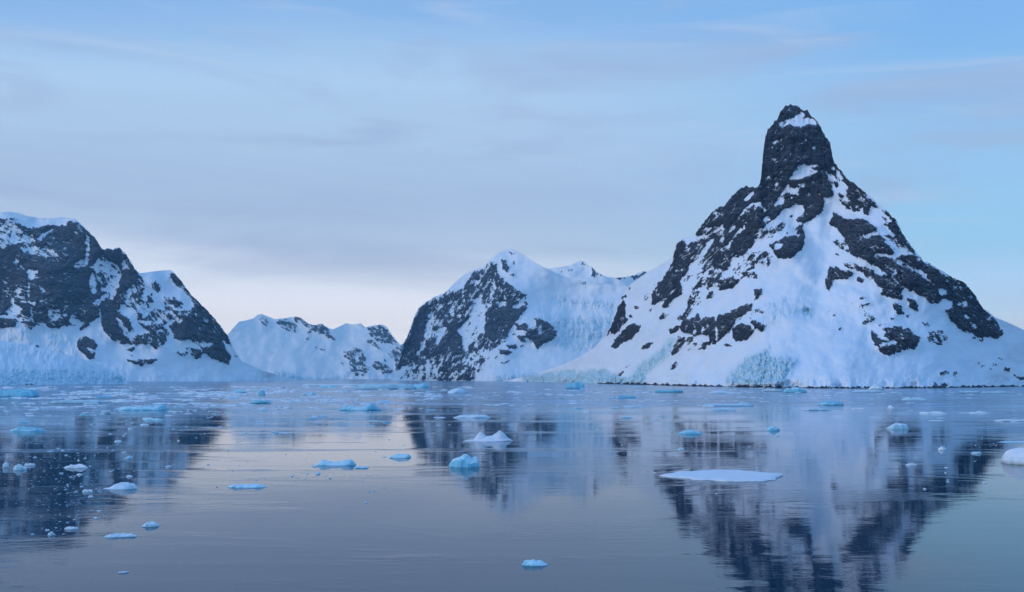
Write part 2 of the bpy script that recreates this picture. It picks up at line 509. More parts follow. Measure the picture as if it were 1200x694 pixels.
rock_d = [
    (A3, [(1000, 10), (940, 60), (905, 120), (850, 135), (790, 185), (750, 230), (700, 300), (690, 330), (740, 350), (660, 400), (640, 420), (600, 355), (550, 395), (535, 480), (515, 540), (480, 600), (415, 694), (590, 694), (580, 650), (630, 600), (635, 550), (700, 500), (730, 440), (790, 370), (830, 350), (740, 500), (740, 600), (820, 560), (850, 590), (930, 540), (935, 490), (1000, 490), (1080, 420), (1110, 340), (1200, 200), (1200, -20), (1100, -20)], .86),
    (A1, [(235, 660), (245, 600), (255, 450), (270, 310), (292, 240), (322, 212), (360, 160), (370, 125), (410, 80), (455, 62), (500, 75), (545, 95), (590, 110), (610, 150), (650, 185), (680, 220), (710, 290), (745, 340), (760, 430), (770, 475), (810, 520), (850, 585), (910, 620), (970, 665), (1010, 700), (60, 700), (110, 645), (160, 640), (210, 655)], .94),
    (A2, [(0, 120), (60, 30), (110, -10), (250, -60), (760, -60), (765, 40), (720, 78), (690, 60), (695, 150), (660, 190), (600, 235), (560, 250), (500, 245), (490, 230), (540, 190), (565, 165), (545, 125), (500, 118), (440, 150), (400, 160), (330, 230), (290, 260), (260, 320), (210, 350), (190, 400), (130, 460), (85, 500), (40, 480), (35, 550), (0, 585), (-40, 580)], .93),
    # snow lodged on the spire and the left flank
    (A1, [(375, 215), (395, 190), (430, 178), (495, 150), (540, 128), (560, 150), (550, 175), (600, 165), (650, 200), (640, 222), (560, 215), (500, 235), (450, 208), (400, 235)], .10),
    (A1, [(445, 598), (500, 530), (545, 488), (590, 500), (650, 495), (650, 515), (600, 520), (645, 545), (580, 575), (520, 600)], .02),
    (A1, [(395, 700), (440, 640), (470, 665), (520, 660), (500, 700)], .1),
    (A1, [(700, 548), (750, 560), (790, 600), (860, 640), (870, 680), (830, 700), (755, 700), (750, 640), (720, 590)], .04),
    (A1, [(780, 530), (815, 560), (825, 605), (785, 585)], .06),
    (A1, [(755, 615), (790, 605), (805, 635), (780, 660)], .95),
    (A1, [(738, 510), (765, 500), (770, 528), (735, 530)], .3),
    (A1, [(640, 530), (660, 545), (690, 545), (680, 535)], .3),
    (A1, [(600, 600), (640, 620), (640, 640), (610, 620)], .3),
    (A1, [(515, 630), (560, 620), (550, 650), (520, 660)], .4),
    dot(A1, 350, 335, 16, .3), dot(A1, 620, 372, 16, .25), dot(A1, 575, 325, 13, .4), dot(A1, 520, 350, 10, .4), dot(A1, 405, 395, 10, .4),
    dot(A1, 300, 590, 16, .25), dot(A1, 360, 600, 14, .4), dot(A1, 355, 635, 12, .3), dot(A1, 320, 375, 13, .4), dot(A1, 635, 262, 12, .5), dot(A1, 455, 450, 10, .5), dot(A1, 255, 650, 12, .3),
    dot(A1, 480, 185, 8, .8), dot(A1, 555, 165, 12, .9), dot(A1, 415, 205, 9, .7), dot(A1, 700, 340, 10, .5), dot(A1, 460, 315, 9, .5), dot(A1, 340, 460, 9, .5),
    (A2, [(130, 92), (150, 55), (205, 20), (195, 60), (150, 98)], .03),
    (A2, [(85, 210), (165, 115), (240, 98), (270, 130), (280, 165), (240, 125), (190, 125), (150, 160), (95, 214)], .08),
    (A2, [(328, 130), (385, 62), (425, 90), (400, 112), (350, 128)], .02),
    (A2, [(430, 0), (525, 0), (515, 52), (450, 30)], .1),
    (A2, [(380, 70), (400, 15), (440, -30), (440, 30)], .3),
    (A2, [(555, 55), (600, 12), (592, 60)], .05),
    (A2, [(435, 65), (470, 65), (465, 88), (430, 88)], .2),
    (A2, [(0, 440), (55, 345), (150, 248), (140, 282), (80, 345), (40, 405), (8, 445)], .22),
    (A2, [(20, 315), (72, 252), (60, 285), (20, 325)], .3),
    (A2, [(585, 135), (615, 105), (612, 130)], .2),
    (A2, [(250, 210), (305, 203), (320, 222), (285, 258), (265, 240)], .05),
    (A2, [(25, 480), (5, 420), (60, 335), (130, 305), (200, 340), (205, 385), (150, 440), (90, 498)], 1.0),
    (A2, [(280, 262), (380, 232), (480, 262), (545, 330), (400, 330), (300, 360), (200, 370), (205, 330)], .42),
    (A2, [(490, 275), (540, 252), (552, 300), (558, 390), (520, 450), (470, 488), (370, 498), (335, 450), (310, 400), (340, 380), (390, 370), (420, 338), (480, 333), (520, 340)], .97),
    (A2, [(340, 395), (395, 385), (405, 405), (370, 430), (345, 420)], .1),
    dot(A2, 460, 197, 9, .9, 6), dot(A2, 360, 260, 10, .8, 6),
    (A2, [(140, 462), (260, 440), (335, 470), (300, 560), (180, 520), (110, 600), (55, 590)], .50),
    (A2, [(110, 600), (225, 590), (220, 635), (120, 655)], .42),
    (A2, [(0, 635), (50, 622), (98, 650), (60, 700), (-70, 700), (-50, 650)], .9),
    # right of the couloir
    (A2, [(850, 10), (950, -5), (1000, 70), (1050, 110), (1200, 205), (1200, 300), (1150, 205), (1080, 150), (1020, 130), (1005, 200), (970, 180), (960, 130), (900, 90), (840, 70)], .82),
    (A2, [(1100, 200), (1200, 262), (1200, 300), (1120, 262)], .5),
    (A2, [(790, 30), (830, 50), (815, 102), (795, 82)], .8),
    (A2, [(820, 110), (870, 62), (960, 130), (940, 170), (850, 162)], .7),
    (A2, [(760, 165), (830, 208), (980, 218), (1060, 280), (1072, 310), (1090, 340), (1180, 440), (1188, 468), (1060, 460), (1000, 518), (900, 482), (850, 420), (820, 340), (760, 265), (732, 265), (740, 220)], .97),
    (A2, [(940, 337), (1060, 308), (1090, 320), (1010, 342), (950, 357)], .25),
    (A2, [(750, 370), (850, 382), (870, 450), (790, 430), (750, 400)], .62),
    (A2, [(768, 465), (800, 460), (790, 480)], .8),
    (A2, [(1020, 480), (1172, 490), (1192, 530), (1175, 600), (1130, 612), (1070, 540), (1010, 520)], .9),
    (A2, [(790, 520), (900, 530), (1040, 568), (1048, 640), (990, 652), (970, 600), (850, 550)], .66),
    (A2, [(730, 550), (790, 560), (890, 588), (903, 610), (860, 640), (760, 642), (750, 680), (730, 730), (700, 700), (700, 640), (720, 600)], .9),
    (A2, [(925, 618), (972, 640), (960, 667), (930, 652)], .9),
    (A6, [(240, 0), (300, 15), (345, 80), (405, 170), (440, 232), (370, 200), (290, 110), (250, 40)], .88),
    (A6, [(190, 70), (240, 80), (400, 220), (380, 232), (240, 122)], .5),
    (A6, [(100, 240), (280, 250), (292, 330), (270, 382), (210, 350), (120, 290)], .92),
    (A6, [(290, 260), (330, 232), (430, 228), (500, 280), (600, 335), (690, 380), (780, 420), (840, 490), (910, 600), (930, 640), (1010, 700), (690, 700), (640, 620), (690, 600), (700, 558), (640, 543), (600, 572), (540, 572), (480, 522), (380, 472), (330, 440), (290, 382), (300, 300)], .97),
    (A6, [(420, 318), (470, 342), (520, 385), (572, 447), (510, 402), (440, 350)], .0),
    (A6, [(488, 368), (515, 362), (522, 397), (490, 392)], .0),
    (A6, [(300, 278), (330, 268), (362, 332), (330, 312)], .08),
    (A6, [(590, 340), (660, 362), (682, 386), (620, 377)], .05),
    (A6, [(700, 395), (750, 420), (778, 493), (740, 452)], .08),
    (A6, [(590, 468), (640, 478), (672, 500), (620, 517)], .08),
    (A6, [(690, 438), (722, 460), (700, 472)], .3), (A6, [(430, 250), (470, 265), (440, 282)], .3),
    (A6, [(800, 470), (850, 540), (900, 600), (915, 640), (870, 590), (820, 520)], .5),
    (A6, [(150, 370), (250, 370), (290, 410), (350, 470), (340, 490), (300, 540), (200, 512), (210, 470), (150, 430)], .95),
    (A6, [(300, 510), (350, 515), (340, 545), (300, 545)], .85),
    (A6, [(268, 370), (300, 358), (296, 397)], .9),
    (A6, [(60, 308), (140, 330), (152, 402), (100, 412), (70, 352)], .8), (A6, [(0, 298), (40, 310), (20, 332), (0, 326)], .8),
    (A6, [(30, 382), (82, 402), (60, 422), (28, 416)], .9),
    (A6, [(360, 528), (430, 548), (472, 635), (420, 622), (380, 592), (400, 570)], .95),
    (A6, [(260, 568), (330, 568), (362, 640), (310, 652), (290, 610)], .85), (A6, [(370, 640), (392, 650), (385, 682)], .8),
    (A6, [(30, 520), (102, 530), (60, 547)], .6), (A6, [(20, 568), (112, 573), (60, 602), (28, 592)], .55), (A6, [(253, 668), (292, 680), (270, 693)], .9),
    (A7, [(632, 70), (690, 60), (700, 20), (730, 0), (860, -10), (930, 95), (1000, 150), (1032, 220), (1052, 250), (1010, 282), (960, 270), (910, 265), (912, 300), (870, 282), (840, 240), (790, 237), (730, 202), (700, 150), (660, 112)], .97),
    dot(A7, 793, 130, 17, 0), dot(A7, 785, 35, 20, 0), dot(A7, 848, 190, 13, .05, 18), dot(A7, 823, 170, 9, .1), dot(A7, 745, 38, 14, .3), dot(A7, 890, 155, 8, .4),
    (A7, [(820, 260), (900, 270), (902, 302), (828, 282)], .4),
    (A7, [(68, 88), (162, 140), (110, 162), (58, 182), (100, 150)], .78), (A7, [(148, 163), (242, 180), (232, 196), (150, 187)], .8),
    (A7, [(120, 218), (190, 270), (230, 242), (200, 210), (300, 188), (380, 208), (430, 250), (472, 270), (466, 310), (430, 352), (370, 352), (320, 377), (260, 397), (200, 382), (160, 332), (130, 282)], .93),
    (A7, [(185, 320), (290, 288), (315, 310), (240, 328), (180, 342)], .12), (A7, [(180, 258), (222, 275), (285, 287), (200, 290)], .15),
    (A7, [(460, 170), (560, 160), (582, 202), (500, 192)], .42), (A7, [(520, 240), (620, 220), (662, 272), (622, 327), (550, 322), (518, 280)], .62),
    (A7, [(860, 437), (892, 450), (880, 472)], .8), (A7, [(968, 448), (1002, 460), (985, 478)], .8), (A7, [(1010, 415), (1062, 440), (1040, 452)], .55),
    (A7, [(1048, 478), (1102, 490), (1097, 517), (1058, 507)], .9), (A7, [(1098, 525), (1150, 545), (1200, 543), (1200, 573), (1130, 552)], .9),
    (A7, [(610, 513), (672, 508), (667, 537), (608, 532)], .8), (A7, [(698, 498), (742, 525), (700, 532)], .8), (A7, [(678, 533), (712, 540), (700, 552)], .9),
    (A7, [(550, 602), (565, 585), (600, 605), (650, 588), (662, 612), (640, 624), (558, 624)], .93), (A7, [(900, 460), (925, 470), (905, 480)], .7), (A7, [(950, 485), (970, 485), (960, 497)], .7),
    # lower left bands
    (A3, [(690, 340), (760, 330), (805, 308), (750, 372), (690, 372)], .15), (A3, [(750, 268), (802, 290), (770, 302)], .1),
    (A3, [(830, 292), (880, 248), (882, 290), (840, 332)], .2), (A3, [(640, 350), (682, 350), (660, 400), (645, 462), (628, 420)], .3),
    (A3, [(890, 422), (920, 388), (980, 328), (1050, 248), (1042, 270), (1000, 312), (940, 382), (930, 432)], .12),
    (A3, [(700, 520), (740, 440), (800, 370), (780, 430), (740, 500), (740, 590), (640, 694), (594, 694), (582, 650), (632, 600), (642, 550)], .03),
    (A3, [(820, 140), (850, 128), (840, 182), (808, 192)], .3), (A3, [(860, 358), (892, 353), (892, 382), (860, 387)], .25), (A3, [(540, 573), (562, 568), (602, 578), (545, 592)], .35),
    (A3, [(700, 632), (760, 622), (760, 560), (850, 590), (902, 590), (850, 652), (820, 700), (680, 700)], .60),
    (A3, [(860, 670), (880, 650), (940, 628), (992, 650), (960, 700), (850, 700)], .92),
    (A3, [(1050, 480), (1182, 448), (1200, 540), (1000, 590), (1010, 540)], .48), (A3, [(950, 580), (1042, 560), (1052, 642), (1008, 642)], .38), (A3, [(1080, 598), (1122, 588), (1122, 642), (1080, 632)], .5),
    (A4, [(530, 30), (560, 0), (600, -20), (602, 90), (570, 132), (508, 172), (503, 110)], .97), (A4, [(608, -20), (702, -20), (722, 80), (700, 100), (640, 132), (612, 187), (578, 192), (590, 120), (605, 60)], .98),
    (A4, [(450, 100), (482, 83), (470, 122), (448, 132)], .6), (A4, [(383, 173), (432, 168), (422, 192), (383, 193)], .62), (A4, [(478, 205), (512, 193), (483, 222)], .75),
    (A4, [(543, 262), (580, 218), (612, 225), (602, 255), (548, 277)], .98),
    (A4, [(288, 150), (310, 108), (322, 230), (327, 280), (270, 347), (218, 377), (223, 300), (248, 230), (268, 170)], .95), (A4, [(280, 130), (312, 68), (322, 110), (300, 132)], .55), (A4, [(338, 45), (350, 30), (342, 62)], .7),
    (A4, [(200, 285), (227, 283), (217, 352), (178, 383), (190, 350)], .95), (A4, [(345, 228), (372, 225), (372, 247), (348, 262)], .8),
    (A4, [(233, 422), (298, 338), (370, 288), (400, 300), (435, 305), (412, 352), (380, 372), (350, 413), (290, 422), (265, 468), (223, 462)], .93),
    (A4, [(433, 455), (480, 428), (510, 430), (470, 472), (433, 482)], .9), (A4, [(618, 340), (680, 303), (712, 310), (700, 332), (650, 367), (618, 362)], .93),
    (A4, [(760, 120), (790, 40), (832, 18), (832, 100), (852, 150), (800, 172), (780, 222), (720, 282), (680, 282), (678, 250), (740, 200), (760, 160)], .66),
    (A4, [(870, 30), (922, 8), (900, 62)], .6), (A4, [(878, 110), (932, 58), (942, 112), (890, 127)], .62), (A4, [(970, 70), (1000, 20), (970, 20), (1110, -20), (1102, 15), (1060, 47), (1000, 52)], .88),
    (A4, [(718, 270), (800, 248), (820, 218), (850, 268), (880, 238), (940, 248), (950, 280), (970, 228), (1050, 218), (1060, 250), (1120, 178), (1200, 143), (1200, 202), (1110, 252), (1070, 322), (1000, 392), (950, 432), (900, 442), (900, 372), (850, 372), (800, 382), (708, 352), (700, 310)], .965),
    (A4, [(951, 300), (962, 300), (962, 440), (951, 440)], .1), (A4, [(798, 300), (808, 300), (808, 380), (798, 380)], .3), (A4, [(845, 300), (858, 300), (865, 360), (850, 360)], .3),
    (A4, [(690, 380), (800, 388), (790, 422), (740, 432), (700, 482), (650, 522), (633, 502), (670, 420)], .78), (A4, [(800, 430), (942, 418), (942, 442), (800, 452)], .6), (A4, [(740, 480), (882, 453), (872, 472), (800, 477)], .7),
    (A4, [(1068, 330), (1110, 288), (1200, 308), (1200, 382), (1150, 417), (1080, 412), (1068, 370)], .93), (A4, [(1100, 258), (1132, 250), (1122, 292)], .5), (A4, [(1013, 433), (1072, 440), (1060, 457), (1018, 452)], .9),
    (A4, [(650, 568), (692, 548), (682, 580), (640, 627), (633, 610)], .8), (A4, [(233, 660), (302, 628), (282, 660), (240, 674)], .8), (A4, [(308, 612), (352, 568), (342, 600)], .55),
    (A5, [(203, 60), (262, 53), (262, 90), (208, 137)], .85), (A5, [(168, 220), (240, 168), (277, 220), (220, 217), (178, 237)], .5), (A5, [(55, 330), (110, 298), (130, 308), (202, 345), (180, 377), (100, 417), (53, 407)], .95),
    (A5, [(168, 258), (230, 278), (282, 310), (262, 352), (208, 332)], .9), (A5, [(0, 228), (50, 208), (110, 173), (192, 148), (190, 172), (100, 242), (60, 302), (0, 372)], .97),
    (A5, [(683, 232), (740, 203), (702, 247)], .65), (A5, [(758, 223), (778, 240), (753, 242)], .7), (A5, [(773, 330), (822, 323), (800, 347)], .8), (A5, [(838, 140), (892, 155), (860, 162)], .55),
    (A5, [(928, 108), (992, 115), (950, 132)], .65), (A5, [(918, 158), (1012, 160), (960, 187)], .65), (A5, [(968, 208), (1062, 260), (980, 302), (958, 280), (1000, 250)], .78), (A5, [(1048, 288), (1142, 300), (1100, 312)], .8),
    (A5, [(710, -20), (772, -20), (740, 32), (700, 47)], .9),
]
ice_d = [
    (A5, [(0, 720), (0, 680), (60, 600), (160, 520), (270, 480), (320, 430), (312, 520), (420, 530), (520, 540), (480, 600), (400, 720)], .72),
    (A5, [(250, 250), (300, 120), (450, 110), (520, 140), (500, 240), (400, 260), (330, 330), (280, 320)], .32),
    dot(A5, 580, 210, 48, .7, 36), dot(A5, 580, 212, 26, 1.6, 18),
    (A4, [(350, 740), (340, 690), (380, 600), (430, 560), (560, 480), (620, 390), (690, 370), (650, 480), (600, 550), (480, 640), (440, 740)], .7),
    (A4, [(-400, 650), (-100, 620), (190, 610), (350, 690), (350, 740), (-400, 740)], .75),
    (A4, [(430, 300), (560, 290), (600, 350), (520, 400), (410, 400)], .30),
    (A4, [(150, 240), (250, 200), (230, 280), (190, 290), (170, 380), (130, 420)], .6),
    (A7, [(370, 500), (480, 530), (500, 600), (380, 600)], .25),
]
ridge_d = [(590, 446.5), (600, 444.5), (620, 441), (640, 434), (660, 427), (680, 418), (697, 407), (704, 399), (708.6, 395), (717, 380), (722, 363.5), (730, 345), (739, 333), (757, 320), (775, 310), (788.5, 302), (790, 292), (792.5, 286), (800, 279.6), (807, 278), (815, 275), (817, 269), (825, 260), (832, 251.5), (842, 242.5), (850, 240), (853.7, 234), (858.7, 228), (866, 221.7), (870, 218.6), (877, 217.5), (884, 219.5), (889.5, 217.5), (891.8, 208), (892.8, 196), (893.8, 184), (895.2, 171), (897.2, 159), (900, 150), (906.3, 144.5), (912, 137), (914, 131), (919.3, 124), (925, 121.5), (932, 122.5), (940, 126.7), (947, 129), (950, 135), (957.8, 141.5), (962, 148.4), (967, 158.5), (972.8, 167), (975.5, 182), (977.5, 190), (985.3, 198.6), (992, 208.6), (1005.4, 217.5), (1016, 227), (1033.8, 242), (1050, 257), (1057.6, 273), (1070, 291), (1082, 305), (1093.6, 311), (1115, 324), (1132, 332), (1143.7, 347), (1152, 361), (1167, 372), (1200, 386.5), (1250, 404), (1300, 418), (1350, 432), (1400, 443)]
shore_d = [(590, 446.9), (600, 447), (650, 448), (700, 449.6), (760, 451.3), (800, 452.3), (860, 453.7), (900, 454.6), (1000, 455.2), (1050, 455.2), (1100, 454.8), (1200, 453), (1400, 450)]


def gauss2(u, v, u0, v0, su, sv):
    return np.exp(-((u - u0) / su) ** 2 - ((v - v0) / sv) ** 2)


def depth_d(u, v):
    """broad forms: the spire bulges, the couloir and the hollow under it are set back, buttresses stand out"""
    d = 34 * gauss2(u, v, 935, 175, 34, 60)
    d = d + gauss2(u, v, 935, 175, 42, 45) * (5.0 * ridged(u / 7, v / 40, 3, 901) + 2.5 * np.round(2 * fbm(u / 12, v / 9, 2, 902)))
    cu = 985 - (v - 225) * 0.22
    d -= 12 * np.exp(-((u - cu) / 16) ** 2) * sstep(v, 215, 250) * (1 - sstep(v, 330, 400))
    d += 10 * gauss2(u, v, 915, 290, 26, 22) + 12 * gauss2(u, v, 1035, 285, 40, 30) + 10 * gauss2(u, v, 1085, 330, 50, 26) + 10 * gauss2(u, v, 1050, 395, 34, 16)
    d += 12 * gauss2(u, v, 820, 385, 50, 22) + 9 * gauss2(u, v, 790, 340, 20, 26) + 22 * gauss2(u, v, 950, 437, 45, 26)
    d -= 12 * gauss2(u, v, 945, 365, 10, 6) + 8 * gauss2(u, v, 1020, 400, 14, 18)
    return d


mt_near = mountain_material('near_mountain_snow_and_rock', 0.55)
mountain('mountain', 'tall steep mountain on the right with a dark rock spire for a summit, snow gully below it', ridge_d, shore_d,
         (590, 118, 1202, 460), rock_d, ice_d, mt_near, step=0.6, slope=47, streak=(48, -38, 955, 60), seed=3,
         relief=1.0, ridge_smooth=60, mirror_lo=592, mirror_hi=1199, tide=700, coves=16.0, depth_add=depth_d, noise_len=7.0, jag=1.0)

# ------------------------------------------------------------ the rocky headland in the middle and its glacier
B1 = (460, 280); B2 = (460, 350); B3 = (600, 280)
rock_c = [
    (B1, [(110, 720), (125, 630), (150, 560), (190, 480), (240, 440), (300, 408), (380, 368), (430, 358), (500, 325), (560, 235), (640, 205), (680, 175), (740, 230), (780, 290), (860, 340), (900, 370), (940, 400), (945, 490), (880, 540), (840, 600), (800, 720)], .80),
    (B2, [(60, 320), (80, 300), (120, 240), (170, 100), (240, 20), (940, 70), (880, 120), (850, 180), (800, 260), (760, 320), (740, 380), (700, 440), (650, 500), (590, 520), (570, 575), (310, 575), (250, 510), (180, 510), (120, 460), (60, 480), (15, 515), (20, 470), (60, 400)], .78),
    (B2, [(80, 330), (125, 230), (190, 60), (250, 20), (265, 130), (220, 250), (190, 340), (100, 420), (70, 400)], .95),
    (B2, [(650, 200), (700, 80), (860, 60), (935, 80), (850, 180), (780, 260), (700, 300), (640, 260)], .93),
    (B2, [(420, 160), (480, 165), (482, 330), (420, 380), (230, 412), (215, 330), (350, 270)], .92),
    (B2, [(30, 470), (80, 400), (110, 420), (60, 480), (25, 505)], .95),
    (B1, [(375, 362), (440, 278), (500, 255), (522, 300), (500, 342), (430, 372)], .12),
    (B1, [(300, 404), (380, 362), (375, 380), (300, 422)], .2), (B1, [(288, 430), (300, 430), (300, 500), (290, 500)], .2),
    (B1, [(235, 600), (260, 530), (290, 500), (282, 600), (250, 720), (212, 720)], .3), (B1, [(290, 660), (350, 608), (372, 640), (320, 700)], .15),
    (B1, [(455, 640), (520, 578), (560, 500), (580, 418), (622, 398), (652, 470), (642, 540), (645, 640), (590, 700), (500, 700)], .13),
    (B1, [(400, 500), (440, 438), (482, 418), (460, 500), (408, 542)], .42), (B1, [(555, 302), (622, 283), (602, 312)], .25), (B1, [(690, 350), (712, 298), (722, 340), (702, 420), (690, 472), (678, 450)], .2),
    (B1, [(750, 438), (800, 438), (802, 472), (758, 472)], .25), (B1, [(828, 482), (900, 440), (930, 380), (880, 338), (935, 368), (942, 420), (900, 482)], .15), (B1, [(700, 385), (740, 390), (740, 405), (700, 400)], .2),
    (B1, [(540, 240), (640, 205), (640, 225), (550, 262)], .55),
    (B1, [(668, 170), (715, 150), (742, 210), (700, 232)], .6), (B1, [(760, 148), (800, 148), (822, 220), (800, 242), (768, 200)], .88), (B1, [(808, 88), (862, 98), (850, 117)], .65), (B1, [(800, 238), (862, 238), (850, 272)], .45), (B1, [(840, 160), (880, 165), (850, 185)], .4),
    (B2, [(455, 220), (520, 158), (580, 20), (652, 50), (642, 220), (600, 262), (540, 322), (520, 372), (488, 330), (488, 270)], .10),
    (B2, [(200, 330), (245, 235), (235, 140), (275, 150), (270, 250), (205, 372)], .25), (B2, [(298, 290), (370, 188), (382, 222), (315, 322)], .15), (B2, [(180, 480), (250, 440), (332, 448), (310, 565), (120, 575), (50, 570), (100, 460), (150, 450)], .33),
    (B2, [(500, 420), (640, 338), (702, 380), (680, 440), (600, 492), (520, 482)], .42), (B2, [(418, 540), (462, 538), (452, 575), (418, 575)], .15), (B2, [(700, 350), (770, 318), (742, 400), (700, 452), (640, 510), (600, 520), (660, 430)], .12),
    (B2, [(990, 128), (1080, 158), (1155, 230), (1142, 282), (1060, 322), (1010, 352), (990, 312), (928, 260), (958, 210), (1010, 200)], .93), (B2, [(1030, 170), (1045, 170), (1040, 250), (1025, 250)], .3), (B2, [(850, 168), (952, 178), (942, 232), (880, 222)], .88),
    (B2, [(858, 258), (922, 258), (948, 307), (900, 302)], .92), (B2, [(788, 318), (862, 328), (872, 357), (800, 342)], .93), (B2, [(748, 348), (852, 375), (802, 397), (748, 387)], .96), (B2, [(758, 438), (822, 433), (770, 472)], .85),
    (B2, [(888, 328), (932, 328), (900, 347)], .85), (B2, [(828, 238), (862, 238), (850, 262)], .65), (B2, [(895, 405), (915, 403), (905, 415)], .7),
    (B2, [(720, 400), (740, 395), (720, 430)], .6), (B2, [(690, 470), (720, 455), (690, 510)], .5),
]
ice_c = [
    (B3, [(100, 480), (200, 470), (400, 540), (560, 520), (690, 500), (720, 590), (660, 720), (300, 720), (250, 600), (110, 560)], .42),
    (A4, [(-160, 100), (60, 130), (230, 140), (230, 250), (180, 330), (150, 420), (60, 470), (-60, 500), (-200, 440)], .45),
    (B3, [(640, 520), (720, 480), (700, 560), (650, 640)], .6),
    (B2, [(700, 540), (1300, 500), (1300, 600), (700, 590)], .5),
    (B3, [(0, 250), (120, 440), (690, 480), (700, 560), (100, 540)], .12),
]
ridge_c = [(458, 446), (464, 436), (468, 422), (471, 409), (473, 402), (476, 397), (480, 387), (486, 370), (492, 358.5), (500, 353), (510, 347.5), (523, 341.5), (533, 331), (543, 322.5), (555, 316), (567, 313), (573, 305), (580, 299.5), (588, 295), (598, 292), (603, 293), (612, 297.5), (622, 305), (635, 312), (645, 317), (658, 323), (672, 327), (690, 331), (710, 333), (730, 335), (760, 338), (800, 350)]
shore_c = [(458, 446.2), (500, 446.2), (600, 446.6), (800, 446.6)]


def depth_c(u, v):
    d = 26 * gauss2(u, v, 545, 400, 60, 60) - 30 * gauss2(u, v, 680, 360, 45, 40) + 14 * gauss2(u, v, 630, 385, 26, 16)
    d += 6 * gauss2(u, v, 505, 400, 18, 50)
    return d


mt_mid = mountain_material('middle_mountain_snow_and_rock', 0.26, 0.6)
mountain('mountain', 'middle headland of streaked dark rock under a snowy peak, with a glacier bowl on its right side', ridge_c, shore_c,
         (456, 285, 802, 450), rock_c, ice_c, mt_mid, step=0.55, slope=44, streak=(62, 20, 600, 30), seed=14,
         relief=1.0, ridge_smooth=40, depth_add=depth_c, noise_len=4.6, jag=1.0, snow_amp=0.45)

rock_b = [(B3, [(560, 198), (600, 228), (650, 258), (672, 272), (600, 247), (575, 270), (552, 277), (558, 240)], .85), (B3, [(470, 160), (520, 165), (500, 190)], .4),
          (B3, [(380, 220), (430, 200), (410, 260)], .35), (B3, [(330, 220), (350, 210), (345, 240)], .4),
          (A3, [(133, 622), (190, 617), (192, 637), (135, 640)], .9), (A3, [(238, 617), (290, 608), (340, 585), (352, 603), (300, 627), (250, 639)], .9), (A3, [(0, 590), (25, 605), (0, 612)], .6)]
ridge_b = [(600, 330), (625, 320), (640, 315.5), (655, 313.5), (668, 311), (675, 308), (681, 305.5), (685, 307), (690, 312), (694, 313), (699, 319), (705, 322), (712, 325), (722, 325.5), (733, 325), (741, 323), (748, 320), (754, 318), (765, 318.5), (790, 322), (820, 335), (850, 350)]
mountain('mountain', 'small pale snow peak and low rocky crest seen far behind the glacier bowl', ridge_b, [(600, 445.2), (850, 445.2)],
         (598, 300, 852, 450), rock_b, None, mt_mid, step=0.8, slope=38, streak=(60, 0, 0, 0), seed=24, ridge_smooth=30, noise_len=4, jag=0.6)

# ------------------------------------------------------------ far range
C1 = (280, 350)
rock_a = [(C1, [(150, 125), (220, 150), (215, 165), (190, 192), (158, 187)], .75), (C1, [(262, 155), (320, 138), (402, 180), (402, 237), (340, 227), (270, 185)], .78),
          (C1, [(380, 125), (460, 135), (520, 200), (550, 175), (590, 170), (645, 240), (692, 297), (620, 272), (560, 252), (500, 212), (440, 172), (400, 172)], .82),
          (C1, [(488, 208), (512, 208), (482, 290), (458, 322)], .9), (C1, [(528, 333), (612, 353), (602, 370), (538, 352)], .93), (C1, [(213, 373), (243, 376), (237, 392)], .9), (C1, [(78, 193), (122, 203), (90, 232)], .55),
          (C1, [(895, 200), (1000, 185), (1062, 240), (1115, 330), (1050, 312), (1000, 312), (950, 282), (908, 242)], .93), (C1, [(888, 288), (942, 288), (1012, 370), (970, 352), (898, 307)], .82),
          (C1, [(798, 328), (862, 358), (902, 420), (872, 450), (922, 490), (902, 542), (820, 542), (768, 502), (778, 450), (738, 400), (718, 360), (790, 368)], .78),
          (C1, [(698, 438), (742, 448), (730, 482)], .62), (C1, [(928, 448), (980, 428), (1082, 500), (1072, 532), (1000, 522), (938, 482)], .85),
          (C1, [(1038, 380), (1150, 318), (1152, 400), (1162, 480), (1100, 512), (1098, 430), (1048, 412)], .8), (C1, [(983, 398), (1032, 420), (1032, 452)], .65), (C1, [(658, 313), (692, 318), (670, 332)], .65),
          (C1, [(60, 500), (95, 503), (80, 510)], .8), (C1, [(0, 160), (20, 165), (5, 180)], .5), (C1, [(15, 250), (30, 262), (20, 268)], .6), (C1, [(45, 245), (55, 270), (48, 270)], .6)]
rock_a = [(o_, pts_, val_ * 0.86) for o_, pts_, val_ in rock_a]
slope_shade_a = [(C1, [(170, 505), (300, 515), (420, 548), (540, 558), (700, 545), (690, 580), (330, 585), (270, 550)], .75)]  # bluish shadow on the low snow slope, painted in through the ice cover
ridge_a = [(215, 404), (240, 400), (258, 398), (266, 393), (272, 386), (280, 377), (290, 375), (297, 373), (302, 369), (307, 368.3), (313, 370.5), (322, 374), (331, 373), (340, 372), (350, 371), (356, 375), (362, 379.5), (368, 381), (377, 379), (384, 384), (390, 386), (397, 383), (405, 379), (413, 380.5), (423, 379), (428, 384), (440, 380.5), (449, 380.5), (454, 384), (459, 392), (466, 401), (470, 404), (474, 401), (482, 399), (500, 396), (540, 402), (580, 420)]
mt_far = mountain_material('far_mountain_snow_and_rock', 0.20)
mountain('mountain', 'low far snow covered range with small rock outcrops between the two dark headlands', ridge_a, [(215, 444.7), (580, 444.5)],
         (213, 360, 582, 450), rock_a, slope_shade_a, mt_far, step=0.6, slope=30, streak=(-40, 0, 0, 0), seed=34, ridge_smooth=30, noise_len=4, jag=0.5, snow_amp=0.6)

